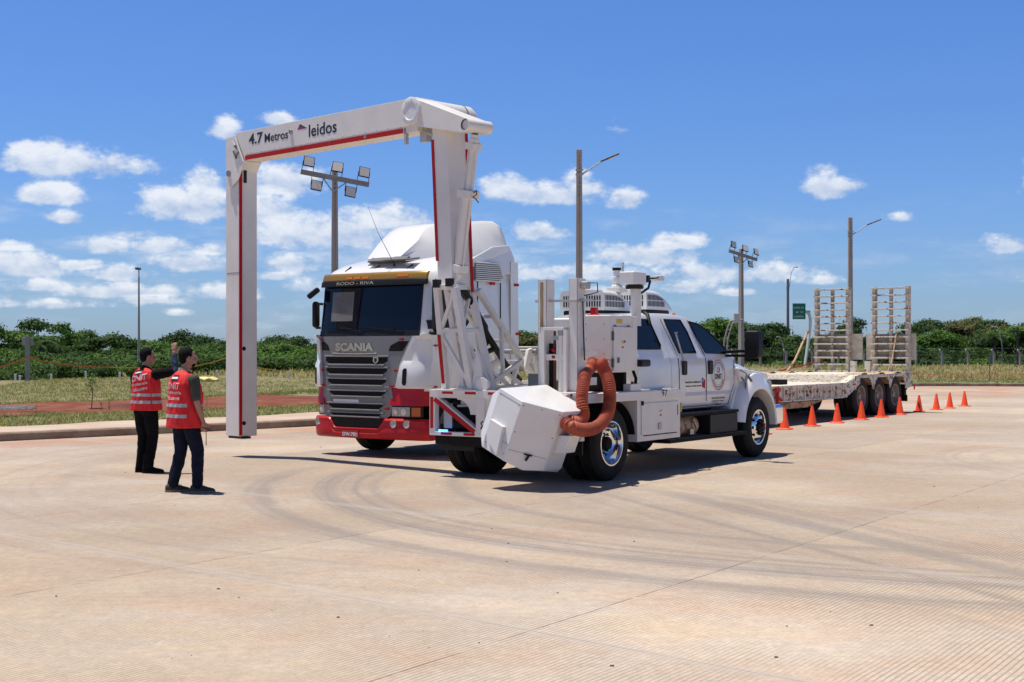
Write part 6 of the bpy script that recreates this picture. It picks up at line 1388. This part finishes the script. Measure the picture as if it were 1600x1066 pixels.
q = MB(); g1 = top['A']+Vector((.02,.09,-.04))+AXD*.58; q.tube([g1+Vector((-.03,0,.05)), g1+Vector((-.05,.02,.02)), g1+Vector((-.03,.01,-.01)), g1+Vector((-.04,.03,-.05))], .010, 6); obj('cable_gland', q, M['black'], sb)
q = MB(); q.box((-.80,.30,.85),(-.66,.60,1.12)); obj('mounting_arm', q, M['dark'], IT)
# corrugated hoses
def hose(pts, r, name='exhaust_hose'):
    P_ = [Vector(p) for p in pts]; dens = []
    for i in range(len(P_)-1):
        p0, p1, p2, p3 = P_[max(i-1,0)], P_[i], P_[i+1], P_[min(i+2,len(P_)-1)]
        for j in range(24):
            t = j/24; dens.append(.5*((2*p1)+(p2-p0)*t+(2*p0-5*p1+4*p2-p3)*t*t+(3*p1-p0-3*p2+p3)*t**3))
    dens.append(P_[-1]); L_ = [0]
    for a, b in zip(dens, dens[1:]): L_.append(L_[-1]+(b-a).length)
    n = int(L_[-1]/.0052); out = []; rs = []; k = 0
    for i in range(n+1):
        l = L_[-1]*i/n
        while k < len(L_)-2 and L_[k+1] < l: k += 1
        f = (l-L_[k])/max(1e-6, L_[k+1]-L_[k]); out.append(dens[k].lerp(dens[k+1], f)); rs.append(r+.011*sin(l/.031*2*pi))
    mb = MB(); mb.tube(out, rs, 18); return obj(name, mb, M['hose'], IT, smooth=80)
ec = (top['E']+top['D'])/2
Y_ = FO.Y; hose([(.20,.40,1.60), Y_(925,571,.34), Y_(917,582,.14), Y_(912,598,-.04), Y_(909,625,-.14), Y_(912,648,-.20), Y_(905,660,-.22), Y_(892,658,-.18), Y_(882,655,-.10)], .070)
hose([(.36,.24,1.60), Y_(941,571,.20), Y_(947,584,.06), Y_(952,604,-.10), Y_(952,634,-.18), Y_(945,655,-.24), Y_(930,668,-.28), Y_(910,672,-.32), Y_(893,667,-.32), Y_(883,661,-.22)], .076)

# ------------------------------------------------------------------ portal boom (own ground frame GA, x runs out to the far leg, +y is the face toward the camera)
def gobj(name, mb, m, par=None, **k): return obj(name, mb.map(G2F), m, par or IT, **k)
bmx = MB(); bmx.prism([(.0,0,4.755),(4.18,0,4.755),(4.45,0,5.20),(4.41,0,5.225),(.0,0,5.225)], (0,-.31,0)); beam = gobj('boom_beam', bmx, M['gwhite'], bevel=.006)
q = MB(); q.box((.12,.0,4.845),(4.15,.012,5.22)); q.box((3.35,.0,4.84),(3.355,.014,5.22)) ; gobj('beam_panel', q, M['gwhite'], beam, bevel=.004)
q = MB(); q.box((.30,.003,4.757),(4.16,.010,4.825)); gobj('red_stripe', q, M['tape'], beam)
q = MB(); q.box((1.96,.0,4.757),(1.965,.0145,4.828)); q.lathe([(.035,0),(.04,.02),(.03,.03),(.001,.02)], tuple(GA.Y(455,206,.012)), (0,1,0), 20); q.lathe([(.025,0),(.02,.02),(.001,.03)], (1.12,.01,4.79), (0,1,0), 14); gobj('beam_boss', q, M['steel'], beam)
GT_ = lambda b_, x, z, w, h, bo=.0: text_mb(b_, (x, .0125, z), (-1,0,0), (0,0,1), w, h, bo, thick=.003)
gx = lambda px, py: GA.Y(px, py, .013)
def gt(b_, a, c, bo, h): p0 = gx(*a); p1 = gx(*c); return GT_(b_, p0.x, p0.z, abs(p1.x-p0.x), h, bo)
q = gt('4.7', (389,227), (410.5,208.5), .022, .175); q.merge(gt('Metros', (413.5,223), (450,208), .012, .135)); q.merge(gt('leidos', (482.5,214.5), (526,197), .012, .185)); q.map(G2F); obj('lettering', q, M['navy'], beam, recalc=False, smooth=0)
g2 = lambda px, py, o=.0145: tuple(GA.Y(px, py, o)); q = MB(); q.add([g2(464.5,203),g2(480,200.5),g2(468.5,194)], [(0,1,2)]); gobj('logo_mark', q, M['magenta'], beam, smooth=0); q = MB(); q.add([g2(468.5,194,.015),g2(480,200.5,.015),g2(467.6,197,.015)], [(0,1,2)]); q.add([g2(464.5,203,.015),g2(467,198,.015),g2(466.3,202.8,.015)], [(0,1,2)]); gobj('logo_mark_dark', q, M['navy'], beam, smooth=0)
q = MB()
for k in range(15): q.lathe([(.010,0),(.001,.007)], (.35+k*.26, .012, 4.862), (0,1,0), 8)
gobj('panel_bolts', q, M['galv'], beam)
# far leg
q = MB(); q.prism([(4.35,-.02,.34),(4.75,-.02,.34),(4.75,-.02,5.17),(4.45,-.02,5.19),(4.22,-.02,4.75),(4.35,-.02,4.60)], (0,-.33,0)); leg = gobj('boom_leg', q, M['gwhite'], bevel=.008)
q = MB(); q.box((4.33,-.018,.35),(4.355,-.006,4.72)); q.box((4.325,-.05,.36),(4.349,-.02,4.72)); gobj('red_stripe', q, M['tape'], leg)
q = MB(); q.box((4.33,-.14,4.42),(4.345,-.09,4.72)); q.box((4.33,-.22,.30),(4.72,-.05,.335)); gobj('dark_pad', q, M['black'], leg)
q = MB()
for z in (.55,1.75): q.lathe([(.035,0),(.03,.01),(.001,.004)], (4.349,-.10,z), (-1,0,0), 14)
q.box((4.36,-.02,2.97),(4.72,-.016,2.975)); gobj('sensor_port', q, M['black'], leg)
q = MB(); q.prism([(4.16,.02,4.73),(4.20,.02,4.74),(4.46,.02,5.18),(4.42,.02,5.18)], (0,.02,0)); q.prism([(4.55,.0,4.35),(4.35,.0,4.45),(4.17,.0,4.74),(4.22,.0,4.76),(4.50,.0,5.1),(4.7,.0,5.0),(4.66,.0,4.4)], (0,.015,0)); gobj('hinge_plate', q, M['gwhite'], beam, bevel=.005)
q = MB(); q.lathe([(.05,0),(.05,.03),(.03,.04),(.001,.035)], (4.60,.012,4.58), (0,1,0), 20); q.lathe([(.025,0),(.025,.02),(.001,.02)], (4.42,.015,5.0), (0,1,0), 12); gobj('hinge_pin', q, M['steel'], beam)
q = MB(); q.bar((4.38,.03,4.80),(4.46,.03,4.93),.02); q.bar((4.3,.03,4.9),(4.40,.03,4.84),.015); q.bar((4.36,.03,5.06),(4.38,.03,4.96),.015); gobj('latch_linkage', q, M['grey'], beam)
# hub tube, lever, piston
q = MB(); q.lathe([(.001,.12),(.19,.12),(.19,.10)], (0,0,5.02), (0,1,0), 40); q.lathe([(.19,.10),(.185,-.93),(.15,-1.0),(.001,-1.02)], (0,0,5.02), (0,1,0), 40); hub = gobj('pivot_hub', q, M['gwhite'], smooth=35)
q = MB(); q.lathe([(.192,.10),(.192,.125),(.17,.135),(.13,.135),(.12,.125),(.001,.125)], (0,0,5.02), (0,1,0), 40)
for k in range(8): a = 2*pi*k/8+.2; q.lathe([(.012,0),(.001,.006)], (.162*cos(a),.137,5.02+.162*sin(a)), (0,1,0), 8)
gobj('pivot_cap', q, M['white'], hub, smooth=35)
q = MB(); q.lathe([(.193,0),(.193,.015)], (0,-.80,5.02), (0,1,0), 40); gobj('seal_ring', q, M['grey'], hub)
q = MB(); n = 12; ar_ = [(.19*cos(a), .19*sin(a)) for a in [radians(80+200*k/n) for k in range(n+1)]]
q.prism([(0.0,.10,5.21),(.10,.10,5.18),(.10,.10,4.86),(-.0,.10,4.82),(-.98,.10,4.615),(-1.14,.10,4.62),(-1.17,.10,4.72),(-1.08,.10,4.80)], (0,-.36,0)); gobj('boom_lever', q, M['gwhite'], bevel=.008)
q = MB(); q.lathe([(.075,.125),(.088,.125),(.088,-.32),(.001,-.32)], (-1.09,0,4.705), (0,1,0), 28); lt = gobj('lever_tube', q, M['gwhite'], smooth=35); q = MB(); q.lathe([(.075,.12),(.001,-.05)], (-1.09,0,4.705), (0,1,0), 28); gobj('tube_bore', q, M['grey'], lt)
q = MB(); q.box((-.08,-.2,4.62),(.06,-.10,4.82)); q.box((.24,-.05,4.60),(.28,.0,4.83)); q.tube([(-.05,-.1,4.75),(-.25,-.12,4.66)], .02, 8); gobj('stop_bracket', q, M['galv'], beam)
# post
PT = lambda dx=0: [(x, y) for x, y in ((-.22+dx,-.08),(-.51+dx,-.08),(-.54+dx,-.42),(-.26+dx,-.42))]
q = MB(); q.loft([[(x, y, z) for x, y in PT(dx)] for z, dx in ((2.60,-.12),(4.86,0))]); post = gobj('boom_post', q, M['gwhite'], bevel=.006, smooth=0)
q = MB(); q.loft([[(x+dx, y, z) for x, y in ((-.205,-.07),(-.255,-.07),(-.255,-.12),(-.205,-.12))] for z, dx in ((2.95,-.10),(4.62,0))]); q.loft([[(x+dx, y, z) for x, y in ((-.540,-.39),(-.555,-.39),(-.555,-.435),(-.540,-.435))] for z, dx in ((2.52,-.125),(4.72,0))]); gobj('red_stripe', q, M['tape'], post)
q = MB(); q.box((-.47,-.30,2.40),(-.66,-.22,2.55)); gobj('black_pad', q, M['black'], post) if False else None
# hydraulic cylinder beside the post
a = Vector((-1.05,-.10,4.60)); b = Vector(tuple(GA.Y(717,424,-.18))); d = (b-a)
q = MB(); q.tube([a+d*.09, a+d*.42], .045, 16); q.tube([a, a+d*.03], .05, 14); q.tube([a+d*.03, a+d*.06], .075, 14); cyl = gobj('hydraulic_ram', q, M['gwhite']); q = MB(); q.tube([a-d*.01, a+d*.035], .045, 14); gobj('ram_eye', q, M['grey'], cyl)
q = MB(); q.bar(a+d*.06, a+d*.11, .18,.16,up=(0,1,0)); q.bar(a+d*.40, a+d*.46, .24,.20,up=(0,1,0)); q.bar(a+d*.95, a+d*1.01, .20,.18,up=(0,1,0)); gobj('ram_collar', q, M['gwhite'], cyl, bevel=.006)
q = MB(); q.tube([a+d*.45, a+d*.97], .072, 18)
for sx in (-.085,.085): q.tube([a+d*.08+Vector((sx,0,0)), a+d*.42+Vector((sx,0,0))], .012, 8)
for sx in (-.09,.09): q.tube([a+d*.42+Vector((sx,.02,0)), a+d*.98+Vector((sx,.02,0))], .014, 8)
gobj('ram_barrel', q, M['gwhite'], cyl); q = MB(); c0 = a+d*.43+Vector((-.1,0,0)); q.tube([c0, c0+Vector((-.10,.03,.03)), c0+Vector((-.12,.05,-.03)), c0+Vector((-.05,.04,-.05))], .009, 6); q.tube([c0+Vector((0,0,-.05)), c0+Vector((-.10,.05,-.08)), c0+Vector((-.16,.05,-.14))], .008, 6); gobj('hydraulic_fitting', q, M['grey'], cyl)
# truss tower on the platform
T0 = Vector; tops = [Vector(p) for p in (tuple(FO.X(683,449,-.90)),tuple(FO.X(711,449,-.90)),tuple(FO.X(735,449,-.42)),(-.42,2.40,2.61))]; bots = [Vector(p) for p in ((-.72,2.20,1.19),(-.72,1.76,1.19),(-.30,1.72,1.19),(-.30,2.20,1.19))]
q = MB(); BW = .075
for i in range(4): q.bar(tops[i], bots[i], .10 if i in (1,) else .085, .085, up=(0,1,0))
for i in range(4): q.bar(tops[i], tops[(i+1) % 4], .07, .07); j = (i+1) % 4; m1, m2 = tops[i].lerp(bots[i],.42), tops[j].lerp(bots[j],.42); q.bar(m1, m2, .055, .055)
def dg(i, j, w=.05): q.bar(tops[j].lerp(bots[j],.02), tops[i].lerp(bots[i],.42), w, w, up=(0,1,0)); q.bar(tops[i].lerp(bots[i],.45), tops[j].lerp(bots[j],.97), w, w, up=(0,1,0))
dg(0,1); dg(3,2); dg(1,2,.04); q.prism([t+Vector((0,0,-.02)) for t in tops], (0,0,.05)); tw_ = obj('truss_tower', q, M['gwhite'], IT, bevel=.006)
q = MB(); q.box((-.84,1.62,1.172),(-.2,2.3,1.20)); q.lathe([(.10,-.04),(.10,.04),(.001,.04)], (-.74,1.56,1.27), (-1,0,0), 24); q.prism([(-.75,1.75,1.2),(-.75,1.55,1.2),(-.75,1.60,1.55),(-.75,1.66,1.75),(-.75,1.72,1.4)], (.05,0,0)); obj('tower_base', q, M['gwhite'], tw_, bevel=.006)
q = MB(); e = tops[0].lerp(bots[0],.42); e2 = bots[0].lerp(tops[0],.06); q.bar(e+Vector((-.046,-.0,-.06)), e2+Vector((-.046,0,.0)), .006, .05, up=(0,1,0)); obj('red_stripe', q, M['tape'], tw_)
q = MB(); q.bar((-.95,2.12,2.30),(-.93,2.12,2.42),.09,.11,up=(0,1,0)) if False else [q.box((-.97,p.y-.05,p.z-.05),(-.90,p.y+.05,p.z+.06)) for p in (FO.X(703,442,-.93), FO.X(683,444,-.93))]; obj('black_block', q, M['black'], tw_)
br = MB()
for v in (1.80, 2.22): br.bar((-.38,v+.1,2.56),(.98,v,1.22),.075,.075,up=(0,1,0)); br.bar((-.30,v,1.24),(.62,v,1.60),.06,.06,up=(0,1,0)); br.bar((.46,v,1.56),(.30,v,1.24),.055,.055,up=(0,1,0)); br.bar((.10,v+.04,2.05),(.08,v,1.36),.05,.05,up=(0,1,0)); br.bar((-.25,v,1.45),(.30,v,1.20),.045,.045,up=(0,1,0)) ; br.bar((.05,v,1.45),(.55,v,1.24),.05,.05,up=(0,1,0))
for x, z in ((.33,1.86),(.62,1.56),(-.02,2.2),(.9,1.26)): br.bar((x,1.83,z),(x,2.25,z),.05,.05)
br.box((-.30,1.72,1.172),(1.05,1.80,1.235)); br.box((-.30,2.22,1.172),(1.05,2.30,1.235)); bro = obj('brace_frame', br, M['gwhite'], tw_, bevel=.005)
q = MB(); q.prism([(.52,1.72,1.48),(.62,1.72,1.74),(.72,1.72,1.76),(.78,1.72,1.70),(.62,1.72,1.50)], (0,.05,0)); q.prism([(.76,1.74,1.70),(.84,1.74,1.66),(1.0,1.74,1.28),(.92,1.74,1.26)], (0,.03,0)); q.prism([(.52,2.22,1.48),(.62,2.22,1.74),(.72,2.22,1.76),(.78,2.22,1.70),(.62,2.22,1.50)], (0,.05,0)); obj('pivot_bracket', q, M['gwhite'], bro, bevel=.005)
q = MB(); q.tube([(.74,1.66,1.71),(.74,2.3,1.71)], .035, 12); q.tube([(.78,1.70,1.68),(1.35,1.55,1.30)], .028, 10); obj('pivot_rod', q, M['steel'], bro)
q = MB()
HP = lambda px, py, v=1.98: tuple(FO.Y(px, py, v)); q.tube([HP(722,452),HP(741,478),HP(750,500),HP(762,525),HP(775,545),HP(790,570),HP(812,594)], .046, 12); q.tube([HP(730,460,2.02),HP(745,488,2.02),HP(758,510,2.02),HP(760,535,2.02),HP(748,558,2.02)], .042, 12); q.tube([HP(770,546,2.0),HP(757,552,2.0),HP(747,570,2.0)], .038, 12); q.tube([HP(718,448,2.05),HP(738,480,2.05),HP(752,505,2.05)], .036, 10); obj('black_hose', q, M['black'], IT)
q = MB(); q.tube([(-.35,1.9,1.60),(-.2,1.9,1.60)], .07, 16); q.ell((-.37,1.9,1.60), (.03,.07,.07), 14, 8); obj('accumulator', q, M['white'], IT)
# S-shaped link at the foot of the ram
q = MB(); L0 = b+d*.02; pts_ = [L0, L0+Vector((.03,.03,-.10)), L0+Vector((.02,.05,-.18)), L0+Vector((.08,.05,-.30)), L0+Vector((.10,.04,-.46))]; q.tube(pts_, [.06,.05,.04,.045,.05], 12, up=(0,1,0)); q.tube([L0+Vector((.06,-.08,-.10)), L0+Vector((.06,.10,-.10))], .04, 12); gobj('ram_link', q, M['gwhite'], cyl)
